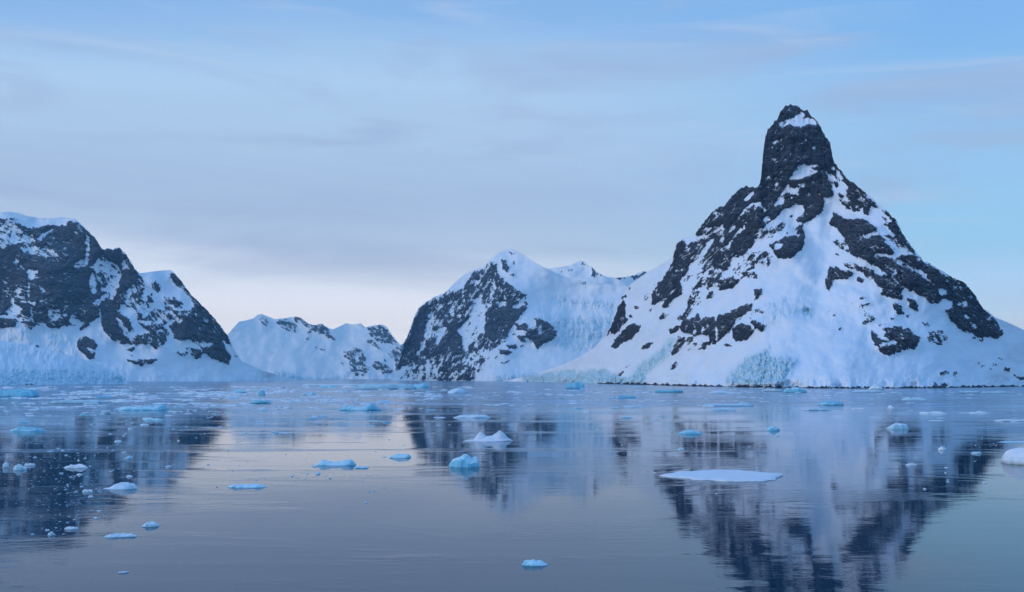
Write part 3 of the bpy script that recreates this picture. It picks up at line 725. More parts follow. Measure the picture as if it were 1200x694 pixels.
# ------------------------------------------------------------ the massif on the left
D1 = (0, 240); D2 = (0, 345); D3 = (120, 280); D4 = (120, 345)
rock_e = [
    (D1, [(-10, 95), (60, 100), (100, 90), (160, 150), (250, 165), (330, 140), (450, 145), (500, 105), (560, 135), (610, 180), (660, 200), (712, 290), (740, 305), (790, 310), (840, 295), (900, 370), (960, 470), (1010, 540), (1000, 700), (-10, 700)], .92),
    (D2, [(-10, 0), (640, 0), (700, 60), (700, 160), (600, 212), (560, 180), (500, 140), (482, 220), (350, 242), (290, 190), (240, 242), (205, 245), (130, 180), (100, 232), (-10, 232)], .91),
    (D1, [(-5, 90), (60, 110), (100, 100), (150, 190), (230, 210), (242, 270), (80, 280), (-5, 330)], .42), (D1, [(0, 100), (50, 105), (20, 140), (0, 150)], .8), (D1, [(90, 100), (140, 120), (160, 180), (110, 150)], .85),
    (D1, [(80, 200), (100, 188), (142, 260), (60, 282)], .08), (D1, [(150, 288), (250, 288), (402, 340), (412, 362), (260, 352), (160, 332)], .35),
    (D1, [(258, 242), (310, 188), (382, 168), (320, 217), (280, 252)], .12), (D1, [(168, 450), (262, 460), (262, 512), (200, 532), (188, 480)], .28), (D1, [(100, 380), (165, 430), (160, 445), (95, 395)], .25),
    (D1, [(600, 205), (628, 210), (626, 400), (605, 422)], .35), (D1, [(518, 410), (600, 378), (612, 432), (530, 442)], .33), (D1, [(515, 190), (560, 190), (560, 198), (515, 198)], .2),
    (D1, [(630, 440), (720, 350), (742, 390), (832, 430), (852, 480), (832, 570), (780, 700), (640, 700), (742, 620), (662, 460)], .30), (D1, [(640, 468), (662, 480), (682, 600), (650, 642), (628, 560)], .2),
    (D1, [(680, 480), (730, 480), (750, 560), (700, 640), (670, 560)], .7),
    (D1, [(98, 600), (152, 588), (130, 642)], .2), (D1, [(18, 600), (72, 600), (60, 622)], .2), (D1, [(268, 560), (322, 600), (290, 622)], .2), (D1, [(195, 540), (205, 540), (205, 660), (195, 660)], .4),
    (D1, [(860, 380), (912, 400), (902, 452), (860, 462)], .2), (D1, [(880, 600), (940, 560), (960, 610), (900, 650)], .35),
    (D3, [(255, 250), (380, 215), (488, 222), (480, 280), (532, 340), (602, 380), (612, 442), (560, 452), (430, 402), (400, 320), (300, 300)], .03),
    (D3, [(245, 260), (300, 320), (262, 402), (228, 382), (238, 300)], .8),
    (D3, [(340, 308), (380, 288), (412, 330), (392, 382), (338, 332)], .75), (D3, [(318, 400), (352, 378), (352, 462), (318, 472)], .8), (D3, [(430, 408), (500, 408), (562, 450), (562, 482), (438, 492)], .75), (D3, [(440, 458), (500, 455), (500, 468), (445, 472)], .2),
    (D3, [(338, 490), (652, 500), (602, 562), (480, 562), (440, 602), (300, 602), (258, 560)], .60),
    (D3, [(485, 232), (540, 252), (622, 352), (745, 488), (885, 680), (890, 710), (690, 700), (600, 540), (642, 470), (602, 380), (520, 332), (468, 272)], .90),
    (D3, [(-5, 428), (60, 423), (122, 470), (132, 530), (100, 560), (150, 600), (202, 662), (150, 710), (60, 710), (-5, 620)], .98), (D3, [(128, 480), (190, 508), (242, 590), (262, 642), (200, 602), (138, 532)], .06),
    (D3, [(218, 460), (320, 428), (342, 500), (290, 562), (250, 572), (218, 500)], .18), (D3, [(148, 388), (242, 418), (222, 482), (160, 472)], .45), (D3, [(210, 470), (240, 480), (280, 560), (250, 570)], .7),
    (D2, [(38, 110), (90, 68), (162, 88), (132, 142), (60, 152)], .08), (D2, [(-5, 140), (130, 158), (252, 190), (150, 187), (-5, 157)], .2), (D2, [(338, 110), (460, 108), (482, 150), (340, 190)], .5), (D2, [(200, 58), (252, 58), (252, 77), (200, 77)], .2), (D2, [(140, 40), (210, 50), (205, 60), (140, 52)], .3), (D2, [(75, 0), (90, 0), (95, 70), (80, 70)], .2),
    (D2, [(330, 170), (440, 160), (440, 175), (330, 190)], .3), (D2, [(215, 70), (225, 70), (225, 180), (215, 170)], .3),
    (D2, [(498, 140), (545, 180), (520, 240), (485, 225)], .2),
    (D2, [(698, 50), (800, 35), (852, 80), (832, 130), (902, 170), (942, 250), (872, 262), (902, 352), (860, 362), (830, 302), (780, 282), (708, 190)], .97), (D2, [(813, 160), (842, 170), (902, 260), (932, 292), (912, 332), (878, 290)], .12),
    (D2, [(928, 290), (1062, 278), (1062, 220), (1000, 200), (1100, 188), (1172, 250), (1172, 332), (1110, 372), (1060, 362), (1020, 332), (928, 352)], .85),
    (D2, [(542, 330), (560, 293), (620, 298), (682, 350), (672, 400), (662, 452), (625, 463), (580, 412), (543, 372)], .93), (D2, [(608, 368), (667, 395), (642, 412), (610, 387)], .08), (D2, [(565, 298), (582, 298), (577, 332)], .1),
    (D2, [(558, 240), (600, 193), (642, 188), (602, 232), (563, 257)], .9), (D2, [(888, 390), (962, 368), (932, 402)], .75), (D2, [(878, 460), (940, 453), (1030, 468), (1102, 448), (1082, 477), (990, 497), (918, 482)], .92), (D2, [(898, 430), (942, 423), (932, 442)], .7), (D2, [(243, 360), (277, 353), (272, 372)], .9),
    (D4, [(240, 200), (400, 188), (462, 270), (442, 332), (400, 352), (370, 392), (338, 352), (190, 352), (118, 342), (138, 300), (230, 288), (330, 270)], .87), (D4, [(168, 288), (222, 288), (202, 332)], .08), (D4, [(278, 190), (422, 183), (412, 202), (288, 212)], .1), (D4, [(380, 250), (440, 235), (440, 248), (385, 262)], .15),
    (D4, [(468, 220), (560, 148), (700, 138), (812, 220), (832, 320), (905, 440), (885, 492), (800, 462), (750, 442), (708, 412), (690, 370), (630, 322), (560, 322), (508, 312), (488, 260)], .94), (D4, [(620, -5), (745, 125), (885, 285), (915, 372), (870, 342), (800, 250), (700, 140), (640, 60)], .88),
    (D4, [(700, 160), (745, 185), (740, 200), (710, 185)], .2), (D4, [(520, 190), (570, 160), (540, 220)], .25),
    (D4, [(928, 418), (978, 470), (940, 442)], .92), (D4, [(618, 378), (692, 388), (692, 442), (650, 447), (623, 412)], .93), (D4, [(700, 368), (772, 388), (762, 442), (708, 412)], .9), (D4, [(518, 410), (602, 398), (602, 432), (528, 432)], .72), (D4, [(628, 298), (692, 318), (702, 342), (638, 332)], .8), (D4, [(640, 328), (780, 338), (772, 362), (690, 367)], .15),
    (D4, [(578, 360), (620, 370), (610, 395), (585, 380)], .7),
    (D4, [(168, 455), (270, 463), (382, 448), (362, 477), (270, 497), (198, 482)], .9), (D4, [(178, 380), (232, 368), (202, 402)], .8),
    (D4, [(540, 572), (560, 570), (550, 585)], .7),
]
ice_e = [(D2, [(-10, 225), (240, 235), (480, 225), (540, 330), (560, 450), (900, 520), (890, 600), (-10, 600)], .22)]
ridge_e = [(-190, 300), (-140, 275), (-80, 256), (-30, 250), (0, 249), (10, 248.3), (20, 249.3), (33, 253.6), (50, 256), (62, 256), (72, 254.5), (78, 255.5), (88, 256.5), (97, 264), (104, 272), (112, 279), (118, 289), (121, 292), (125, 290.5), (132, 291.5), (140, 289.5), (147, 297), (153, 306), (158, 314), (163, 320.5), (180, 318), (200, 316.5), (206, 321), (215, 333), (225, 346), (243, 363), (256, 378.5), (267, 393), (272, 406), (279, 416), (284, 424), (296, 429), (310, 435), (330, 441), (350, 445.2)]
shore_e = [(-190, 447.6), (0, 447.4), (150, 447.3), (250, 447), (350, 446.5)]


def depth_e(u, v):
    return 22 * gauss2(u, v, 60, 330, 60, 60) + 14 * gauss2(u, v, 220, 380, 40, 40) - 14 * gauss2(u, v, 130, 350, 18, 60) + 6 * gauss2(u, v, 30, 370, 30, 30)


mountain('mountain', 'broad dark rocky massif on the left with a snow cap and snow ledges, falling to the right', ridge_e, shore_e,
         (-2, 240, 352, 450), rock_e, ice_e, mt_mid, step=0.6, slope=50, streak=(-20, -45, 120, 60), seed=44, ridge_smooth=40, mirror_lo=1,
         depth_add=depth_e, noise_len=4.6, jag=0.7)

ridge_f = [(-160, 392), (-60, 396), (0, 399), (42, 406.5), (83.5, 417), (120, 428.5), (137, 435), (144, 439), (148, 444.5), (149.5, 449.4)]
shore_f = [(-160, 451.4), (0, 451.3), (60, 450.8), (149.5, 449.8)]
ice_f = [(D2, [(-10, 500), (300, 520), (500, 520), (700, 560), (860, 560), (900, 640), (-10, 660)], .78), (D2, [(-10, 330), (250, 370), (700, 500), (860, 560), (-10, 520)], .3),
         (D2, [(-10, 600), (100, 580), (130, 640), (-10, 650)], 1.0)]
rock_f = [(D2, [(180, 625), (230, 622), (235, 645), (180, 645)], .7)]


def depth_f(u, v):
    # a blunt ice front: the lowest band stands up as a cliff
    return -3 * sstep(v, 430, 452)


mountain('glacier', 'low blue glacier tongue with a crevassed ice front reaching the water at the left edge', ridge_f, shore_f,
         (-2, 390, 152, 456), rock_f, ice_f, mt_mid, step=0.5, slope=16, streak=(60, 0, 0, 0), seed=54, ridge_smooth=20, mirror_lo=1, noise_len=4, jag=0.4, gpow=2.2)

# ------------------------------------------------------------ water
def water_material():
    m, g = mat_new('calm_sea_water')
    geo = g.n('ShaderNodeNewGeometry')
    pos = geo.outputs['Position']
    sep = g.n('ShaderNodeSeparateXYZ', ins={0: pos})
    dist = g.n('ShaderNodeVectorMath', operation='LENGTH', ins={0: pos}).outputs['Value']
    # cat's-paws: a breeze ruffles the far water, streaks of it run in between
    wn = g.noise(g.scale(pos, (0.0016, 0.006, 1)), 1.0, 3, 0.55)
    breeze = g.ramp(g.math('ADD', g.math('DIVIDE', 380.0, dist), g.math('MULTIPLY', g.math('SUBTRACT', wn, 0.5), -1.4)), 1.25, 0.85)
    st = g.ramp(g.noise(g.scale(pos, (0.004, 0.03, 1)), 1.0, 4, 0.6), 0.50, 0.70)
    fine_h = g.noise(g.scale(pos, (0.9, 1.6, 1)), 1.0, 4, 0.55)
    mid_h = g.noise(g.scale(pos, (0.16, 0.34, 1)), 1.0, 4, 0.5, 0.4)
    long_h = g.noise(g.scale(pos, (0.03, 0.08, 1)), 1.0, 2, 0.5)
    paws = g.ramp(g.noise(g.scale(pos, (0.022, 0.06, 1)), 1.0, 4, 0.6, 0.8), 0.50, 0.64)
    fine_h = g.math('MULTIPLY', fine_h, g.ramp(paws, 0, 1, 0.7, 3.2))
    mid_h = g.math('MULTIPLY', mid_h, g.ramp(paws, 0, 1, 0.9, 1.7))
    h = g.math('ADD', g.math('MULTIPLY', fine_h, WATER['fine']), g.math('MULTIPLY', mid_h, WATER['mid']))
    h = g.math('ADD', h, g.math('MULTIPLY', long_h, WATER['long']))
    amp = g.math('ADD', g.ramp(st, 0, 1, 0.8, 2.6), g.math('MULTIPLY', breeze, 6.0))
    h = g.math('MULTIPLY', h, amp)
    bump = g.n('ShaderNodeBump', ins={'Strength': 1.0, 'Distance': 1.0, 'Height': h})
    rough = g.math('ADD', g.math('MULTIPLY', breeze, WATER['rb']), g.math('ADD', g.math('MULTIPLY', st, 0.03), WATER['r0']))
    # a film of fine frazil ice drifts where the breeze has packed it
    fz = g.noise(g.scale(pos, (0.012, 0.05, 1)), 1.0, 7, 0.68)
    film = g.math('MULTIPLY', g.math('MULTIPLY', g.ramp(fz, 0.42, 0.66), breeze), WATER['film'])
    w = g.n('ShaderNodeBsdfPrincipled', ins={'Base Color': (0.0, 0.038, 0.078, 1), 'Roughness': rough, 'IOR': 1.27, 'Normal': bump.outputs[0]})
    f = g.n('ShaderNodeBsdfPrincipled', ins={'Base Color': (0.34, 0.56, 0.78, 1), 'Roughness': 0.4, 'IOR': 1.31, 'Normal': bump.outputs[0]})
    mx = g.n('ShaderNodeMixShader', ins={0: film, 1: w.outputs[0], 2: f.outputs[0]})
    g.n('ShaderNodeOutputMaterial', ins={0: mx.outputs[0]})
    return m


WATER = dict(fine=0.006, mid=0.011, long=0.020, r0=0.02, rb=0.09, film=0.85)
wm = water_material()
me = bpy.data.meshes.new('water')
L = 7000
me.from_pydata([(-L, -1500, 0), (L, -1500, 0), (L, 10500, 0), (-L, 10500, 0)], [], [(0, 1, 2, 3)])
me.materials.append(wm)
water = bpy.data.objects.new('water', me)
scene.collection.objects.link(water)
tag(water, 'calm dark blue sea reflecting the mountains and the pale sky', kind='structure')


# ------------------------------------------------------------ floating ice
def ice_material(name, top, side, deep, amt):
    m, g = mat_new(name)
    pos = g.n('ShaderNodeTexCoord').outputs['Object']
    geo = g.n('ShaderNodeNewGeometry')
    nz = g.n('ShaderNodeSeparateXYZ', ins={0: geo.outputs['True Normal']}).outputs[2]
    hz = g.n('ShaderNodeSeparateXYZ', ins={0: geo.outputs['Position']}).outputs[2]
    n1 = g.noise(pos, 2.2, 6, 0.62)
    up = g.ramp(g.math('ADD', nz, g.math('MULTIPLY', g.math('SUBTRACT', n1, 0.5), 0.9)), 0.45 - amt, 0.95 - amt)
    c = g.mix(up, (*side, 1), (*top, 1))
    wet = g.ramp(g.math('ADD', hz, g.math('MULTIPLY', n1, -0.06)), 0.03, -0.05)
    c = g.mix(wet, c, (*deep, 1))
    dirt = g.ramp(g.noise(pos, 7.0, 5, 0.7), 0.62, 0.74)
    c = g.mix(g.math('MULTIPLY', dirt, 0.25), c, (0.30, 0.36, 0.40, 1))
    bump = g.n('ShaderNodeBump', ins={'Strength': 0.5, 'Distance': 0.08, 'Height': g.noise(pos, 5.0, 6, 0.7)})
    b = g.n('ShaderNodeBsdfPrincipled', ins={'Base Color': c, 'Roughness': g.ramp(wet, 0, 1, 0.5, 0.22), 'IOR': 1.31, 'Normal': bump.outputs[0],
                                           'Subsurface Weight': 0.25, 'Subsurface Radius': (0.05, 0.12, 0.2), 'Subsurface Scale': 0.6})
    g.n('ShaderNodeOutputMaterial', ins={0: b.outputs[0]})
    return m


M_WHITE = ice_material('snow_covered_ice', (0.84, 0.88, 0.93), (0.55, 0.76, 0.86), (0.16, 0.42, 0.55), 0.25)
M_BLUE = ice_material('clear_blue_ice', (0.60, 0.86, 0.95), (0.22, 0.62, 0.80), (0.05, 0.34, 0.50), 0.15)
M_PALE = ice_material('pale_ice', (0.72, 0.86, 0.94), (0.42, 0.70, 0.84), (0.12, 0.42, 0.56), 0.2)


def ground(u, v):
    rx, rz = ray(u, v)
    Y = -EYE / float(rz)
    return float(rx) * Y, Y


def floe_mesh(name, kind, w, d, h, seed, peaks=None, res=None):
    """a drifting piece of ice: ragged outline, sloping or cliffed edge, uneven top, keel under water"""
    nr = res or (34 if w > 12 else 16 if w > 5 else 12)
    na = nr * 4
    ang = np.linspace(0, 2 * np.pi, na, endpoint=False)
    rr = np.linspace(0, 1, nr + 1)[1:]
    # broken along straight cracks: a convex polygon worn by the water
    pr = np.random.default_rng(seed * 13 + 5)
    nk = int(pr.integers(7, 11))
    th = (np.arange(nk) + pr.uniform(-0.32, 0.32, nk)) * 2 * np.pi / nk
    dk = pr.uniform(0.72, 1.0, nk)
    cs = np.cos(ang[:, None] - th[None])
    poly = np.min(np.where(cs > 0.15, dk[None] / np.maximum(cs, 0.15), 9.0), axis=1)
    out = poly * (1 + 0.14 * fbm(np.cos(ang) * 1.3 + seed, np.sin(ang) * 1.3, 2, seed) + 0.12 * fbm(np.cos(ang) * 5 + seed, np.sin(ang) * 5, 4, seed + 1) + (0.07 * ridged(np.cos(ang) * 9 + seed, np.sin(ang) * 9, 4, seed + 4) if w > 12 else 0))
    ex = (out * np.cos(ang)); ey = out * np.sin(ang)
    sx = 2 / (ex.max() - ex.min()); sy = 2 / (ey.max() - ey.min())
    cx0 = (ex.max() + ex.min()) / 2 * sx; cy0 = (ey.max() + ey.min()) / 2 * sy
    X = out[None] * rr[:, None] * np.cos(ang)[None]
    Yy = out[None] * rr[:, None] * np.sin(ang)[None]
    s = seed * 3.1
    if kind == 'pan':
        big = w > 12
        prof = (1 - rr ** (16 if big else 7))[:, None]
        a1, a2 = (0.50, 0.28) if big else (0.85, 0.35)
        Z = prof * ((0.86 if big else 0.55) + a1 * fbm(X * 2 + s, Yy * 2, 4, seed + 2)) + a2 * ridged(X * 1.3 + s, Yy * 3, 3, seed + 3) * prof
    elif kind == 'dome':
        prof = np.clip(1 - rr ** 2.4, 0, 1)[:, None] ** 0.7
        nf = int(pr.integers(5, 8))
        fa = (np.arange(nf) + pr.uniform(-0.4, 0.4, nf)) * 2 * np.pi / nf
        fs = pr.uniform(0.35, 1.3, nf); fo = pr.uniform(1.0, 1.4, nf)
        cut = np.min(fo[None, None] - fs[None, None] * (X[..., None] * np.cos(fa) + Yy[..., None] * np.sin(fa)), axis=-1)
        prof = np.clip(np.minimum((1 - rr ** 5)[:, None] * 1.1, cut), 0, 1.2)
        Z = prof * (0.92 + 0.10 * X * (1 if seed % 2 else -1) + 0.34 * ridged(X * 1.3 + s, Yy * 1.3, 4, seed + 2)) + 0.06 * prof
    else:   # berg with horns on a low shelf
        prof = (1 - rr ** 8)[:, None]
        Z = 0.15 * prof * (1 + 0.6 * fbm(X * 3 + s, Yy * 3, 3, seed + 2))
    if peaks:
        for px, py, pw, ph in peaks:
            r = np.sqrt(((X - px) / pw) ** 2 + ((Yy - py) / (pw * 1.8)) ** 2)
            Z = Z + ph * np.clip(1 - r, 0, 1) ** 0.9 * (0.85 + 0.35 * ridged(X * 3.0 + s, Yy * 3, 3, seed + 7)) * prof
    P = [(0.0, 0.0, float(Z[0].mean()))]
    for i in range(nr):
        for j in range(na):
            P.append((X[i, j], Yy[i, j], Z[i, j]))
    P = np.array(P)
    P[:, 0] = P[:, 0] * sx - cx0; P[:, 1] = P[:, 1] * sy - cy0
    P[:, 0] *= w / 2; P[:, 1] *= d / 2; P[:, 2] *= h
    # waterline notch, then the keel
    last = P[-na:]
    a = last * (0.965, 0.965, 0); a[:, 2] = 0.02
    b = last * (1.0, 1.0, 0); b[:, 2] = -0.12 - 0.1 * h
    c = last * (0.55, 0.55, 0); c[:, 2] = -0.8 * h - 0.4
    P = np.concatenate([P, a, b, c, [(0, 0, -1.1 * h - 0.5)]])
    faces = []
    for j in range(na):
        faces.append((0, 1 + j, 1 + (j + 1) % na))
    rings = nr + 3
    for i in range(rings - 1):
        o1 = 1 + i * na; o2 = o1 + na
        for j in range(na):
            k = (j + 1) % na
            faces.append((o1 + j, o2 + j, o2 + k, o1 + k))
    e = len(P) - 1
    o1 = 1 + (rings - 1) * na
    for j in range(na):
        faces.append((o1 + j, e, o1 + (j + 1) % na))
    me = bpy.data.meshes.new(name)
    me.from_pydata([tuple(map(float, p)) for p in P], [], faces)
    me.update()
    me.polygons.foreach_set('use_smooth', np.full(len(faces), w > 9))
    return me


def floe(u, v, wpx, hpx, label, kind='pan', mat=None, cat='ice floe', name='ice_floe', dfac=1.0, depth_px=None, seed=0, rot=0.0, peaks=None, group='pieces of ice floating on the sea', thick=None):
    """u: centre, v: near waterline, wpx / hpx: size in the photograph"""
    x, Y = ground(u, v)
    w = wpx * Y / FOC
    if depth_px:
        d = ground(u, v - depth_px)[1] - Y
        h = thick
    else:
        d = w * dfac
        # the far waterline rises in the picture as well; what remains is height
        rise = FOC * EYE * (1 / Y - 1 / (Y + d))
        h = max((hpx - 0.45 * rise) * Y / FOC, 0.10)
        if thick: h = thick
    x *= (Y + d / 2) / Y
    w *= (Y + d / 2) / Y
    me = floe_mesh(name, kind, w, d, h, seed, peaks)
    me.materials.append(mat or M_PALE)
    o = bpy.data.objects.new(name, me)
    scene.collection.objects.link(o)
    o.location = (x, Y + d / 2, 0)
    o.rotation_euler = (0, 0, rot)
    tag(o, label, cat, group)
    return o


W_, B_, P__ = M_WHITE, M_BLUE, M_PALE
floe(847, 565, 148, 0, 'large flat oval snow covered ice pan, widest floe of the near water', 'pan', W_, depth_px=13, thick=0.26, seed=6)
floe(1240, 549, 134, 0, 'thick rough white ice slab cut off by the right edge of the view', 'pan', W_, depth_px=12, thick=1.45, seed=8, name='ice_slab', cat='ice slab', peaks=[(-0.8, 0, 0.25, 0.3), (-0.45, -0.2, 0.3, 0.35), (-0.1, 0.2, 0.4, 0.3)])
floe(544, 548, 36, 14, 'domed turquoise ice lump with a furrowed top below the two horned berg', 'dome', B_, seed=11, dfac=0.8, name='bergy_bit', cat='iceberg', thick=1.25)
floe(572, 518, 60, 16, 'small white berg with two pointed horns and a low tail to its left', 'berg', W_, seed=13, dfac=0.45, name='small_iceberg', cat='iceberg', thick=1.5,
     peaks=[(-0.28, 0, 0.22, 0.85), (-0.05, 0.1, 0.40, 0.45), (0.45, 0, 0.26, 0.85), (0.66, 0, 0.32, 0.45), (0.25, 0, 0.3, 0.3)])
floe(553, 490, 44, 6, 'flat rounded white floe lying behind the two horned berg', 'pan', P__, seed=17, dfac=0.5, thick=0.9)
floe(423, 481, 52, 12, 'wide low pale turquoise berg raised at both ends, left of the middle headland', 'berg', B_, seed=19, dfac=0.3, name='small_iceberg', cat='iceberg', thick=2.6,
     peaks=[(-0.7, 0, 0.5, 0.5), (0.55, 0, 0.5, 0.8), (-0.1, 0, 0.5, 0.3)])
floe(394, 546, 46, 12, 'bright turquoise twin lobed ice lump with a knob at each end', 'berg', B_, seed=23, dfac=0.45, name='bergy_bit', cat='iceberg', thick=0.8,
     peaks=[(-0.6, 0, 0.45, 0.75), (0.55, 0, 0.45, 0.8), (0.0, 0, 0.45, 0.45)])
floe(424, 549, 17, 4, 'small low blue chip just right of the twin lobed lump', 'pan', B_, seed=29, dfac=0.6, thick=0.22)
floe(469, 537, 25, 5, 'small pale turquoise floe alone between the twin lobed lump and the domed one', 'dome', B_, seed=31, dfac=0.6, thick=0.45)
floe(291, 572, 47, 6, 'thin flat sky blue ice plate left of the twin lobed turquoise lump', 'pan', B_, seed=37, dfac=0.55, thick=0.28)
floe(142, 574, 41, 10, 'jagged light blue floe with a pointed left tail, lower left water', 'berg', P__, seed=41, dfac=0.5, name='small_iceberg', cat='iceberg', thick=0.75,
     peaks=[(-0.2, 0, 0.45, 0.6), (0.3, 0, 0.5, 0.7), (0.7, 0, 0.3, 0.5)])
floe(142, 630, 38, 6, 'narrow tilted sliver of pale ice near the bottom left', 'pan', P__, seed=43, dfac=0.35, rot=0.18, thick=0.20)
floe(177, 618, 20, 7, 'small rounded light blue ice lump above and right of the tilted sliver', 'dome', P__, seed=47, dfac=0.8, thick=0.28)
floe(627, 664, 32, 12, 'small turquoise ice lump with a white left tip, lowest and nearest of all the ice', 'berg', B_, seed=53, dfac=0.55, name='bergy_bit', cat='iceberg', thick=0.45,
     peaks=[(-0.15, 0, 0.7, 0.6), (-0.72, 0, 0.35, 0.45), (0.4, 0, 0.4, 0.25)])
floe(89, 549, 28, 5, 'small pale oval floe on the dark reflection of the left massif', 'pan', W_, seed=59, dfac=0.5, thick=0.42)
floe(23, 551, 16, 6, 'small blue ice lump near the left edge, beside a whiter strip', 'dome', P__, seed=61, dfac=0.7, thick=0.55)
floe(35, 546, 13, 3, 'short white strip of ice touching the small blue lump near the left edge', 'pan', W_, seed=67, dfac=0.5, thick=0.3)
floe(7, 548, 7, 5, 'tiny upright white chip at the very left edge of the dark water', 'dome', W_, seed=68, dfac=0.8, thick=0.5)
floe(32, 506, 43, 5, 'long low cyan floe at the left edge where the dark reflection begins', 'pan', B_, seed=71, dfac=0.3, thick=0.9)
floe(165, 481, 66, 9, 'long ragged turquoise and white floe below the left glacier tongue', 'berg', B_, seed=73, dfac=0.22, thick=2.6, peaks=[(-0.6, 0, 0.5, 0.3), (0.1, 0, 0.7, 0.4), (0.75, 0, 0.35, 0.7)])
floe(89, 473, 62, 6, 'long thin pale floe just below the left glacier tongue', 'pan', P__, seed=79, dfac=0.15, thick=1.2)
floe(18, 466, 56, 9, 'broad cyan ice shelf piece at the left edge right under the glacier front', 'pan', B_, seed=83, dfac=0.2, thick=4.0)
floe(809, 509, 29, 5, 'small flat turquoise floe left of the right mountain dark reflection patch', 'pan', B_, seed=89, dfac=0.4, thick=0.7)
floe(906, 505, 17, 7, 'small rounded bright turquoise lump below the ice fall of the right mountain', 'dome', B_, seed=97, dfac=0.7, thick=0.75)
floe(1051, 503, 27, 10, 'pale blue humped floe with a flat skirt, farther right than the large pan', 'dome', P__, seed=101, dfac=0.6, thick=1.1)
floe(1190, 494, 52, 4, 'thin pale ice strip at the right edge above the thick slab', 'pan', P__, seed=103, dfac=0.2, thick=0.5)
floe(1196, 519, 60, 4, 'half sunken pale green ice shelf behind the thick slab at the right edge', 'pan', B_, seed=107, dfac=0.35, thick=0.16)
floe(974, 475, 30, 6, 'flat topped turquoise block near the far shore below the right mountain', 'pan', B_, seed=109, dfac=0.3, thick=1.6)
floe(957, 481, 32, 3, 'thin dark edged ice strip in front of the flat topped turquoise block', 'pan', P__, seed=113, dfac=0.15, thick=0.6)
floe(853, 476, 62, 3, 'long thin whitish ice streak between the ice fall and the dark reflection', 'pan', P__, seed=127, dfac=0.12, thick=0.7)
floe(931, 460, 28, 6, 'low pyramid shaped blue ice block against the dark shoreline of the right mountain', 'dome', B_, seed=131, dfac=0.4, thick=3.0, name='small_iceberg', cat='iceberg')
floe(905, 459, 26, 4, 'low white brash strip joined to the left of the pyramid shaped block', 'pan', W_, seed=133, dfac=0.2, thick=1.6)
floe(845, 461, 36, 7, 'pale blue shelf of ice at the foot of the right mountain ice fall', 'berg', P__, seed=137, dfac=0.2, thick=4.0, peaks=[(-0.1, 0, 0.6, 0.4)])
floe(674, 456, 22, 8, 'squarish sky blue berg close to the shore below the glacier bowl', 'pan', B_, seed=139, dfac=0.5, thick=5.5, name='small_iceberg', cat='iceberg')
floe(784, 460, 34, 4, 'flat turquoise floe just off the shore left of the ice fall', 'pan', B_, seed=149, dfac=0.2, thick=1.8)
floe(305, 473, 26, 5, 'flat turquoise floe with dark lower edge among the pack ice below the far range', 'pan', B_, seed=151, dfac=0.25, thick=1.6)
floe(306, 463, 9, 6, 'upright pointed turquoise ice block among the pack ice below the far range', 'dome', B_, seed=157, dfac=0.7, thick=2.6)
floe(281, 461, 16, 5, 'small turquoise lump left of the upright pointed block in the pack ice', 'dome', B_, seed=163, dfac=0.5, thick=2.0)
floe(362, 463, 20, 5, 'twin humped turquoise floe right of the upright pointed block, below the far range', 'berg', B_, seed=167, dfac=0.4, thick=2.6, peaks=[(-0.4, 0, 0.5, 0.5), (0.5, 0, 0.4, 0.8)])
floe(390, 452.5, 78, 2, 'very long thin white sheet of shore ice in front of the far range', 'pan', W_, seed=173, dfac=0.1, thick=2.0, name='ice_sheet', cat='ice sheet')
floe(452, 456.5, 72, 6, 'long low pale blue sheet of ice with a dark foot, left of the middle headland', 'pan', P__, seed=179, dfac=0.15, thick=4.5, name='ice_sheet', cat='ice sheet')
floe(492, 455, 26, 8, 'bright blue irregular berg at the foot of the middle headland', 'berg', B_, seed=181, dfac=0.4, thick=7, name='small_iceberg', cat='iceberg', peaks=[(-0.4, 0, 0.6, 0.5), (0.4, 0, 0.6, 0.7)])
floe(537, 461, 26, 5, 'low pale blue floe right of the bright blue berg under the middle headland', 'dome', P__, seed=191, dfac=0.3, thick=2.8)
floe(1016, 460, 36, 4, 'low scattered white floe where the dark shoreline is broken, right mountain', 'pan', W_, seed=193, dfac=0.15, thick=1.4)
floe(1026, 457, 18, 7, 'white heap of ice hiding a gap in the dark shoreline of the right mountain', 'dome', W_, seed=197, dfac=0.5, thick=4.0)
floe(1135, 461, 26, 4, 'pale low floe near the shore at the far right', 'pan', P__, seed=199, dfac=0.2, thick=1.4)
floe(1138, 484, 30, 4, 'thin broken white floe between the humped floe and the far right shore', 'berg', P__, seed=211, dfac=0.2, thick=0.9, peaks=[(0.6, 0, 0.3, 0.8)])
floe(1044, 479, 8, 3, 'tiny white lump well above the humped pale blue floe', 'dome', W_, seed=223, thick=0.9)
floe(1104, 528, 10, 6, 'round white ball of ice alone on the dark reflection at the right', 'dome', W_, seed=227, dfac=0.8, thick=0.5)
floe(1068, 546, 13, 4, 'small white oval chip on the dark reflection right of the large pan', 'pan', W_, seed=229, dfac=0.5, thick=0.3)
floe(1144, 532, 12, 3, 'small pale chip between the white ball and the thick slab', 'pan', P__, seed=233, dfac=0.5, thick=0.3)
floe(334, 508, 16, 2, 'faint thin ice plate on the bright sky reflection below the far range', 'pan', P__, seed=239, dfac=0.4, thick=0.15)
floe(60, 628, 9, 4, 'small pale ice crumb left of the long crumb near the bottom left', 'dome', W_, seed=241, dfac=0.6, thick=0.22)
floe(84, 621, 17, 5, 'long pale ice crumb above and left of the tilted sliver', 'pan', W_, seed=251, dfac=0.5, thick=0.2)
floe(145, 672, 12, 5, 'thin tilted pale ice crumb closest to the bottom left corner', 'pan', W_, seed=257, dfac=0.4, rot=0.5, thick=0.10)
floe(103, 577, 14, 4, 'small grey white floe in the thick of the brash, left of the jagged floe', 'pan', W_, seed=263, dfac=0.5, thick=0.25)
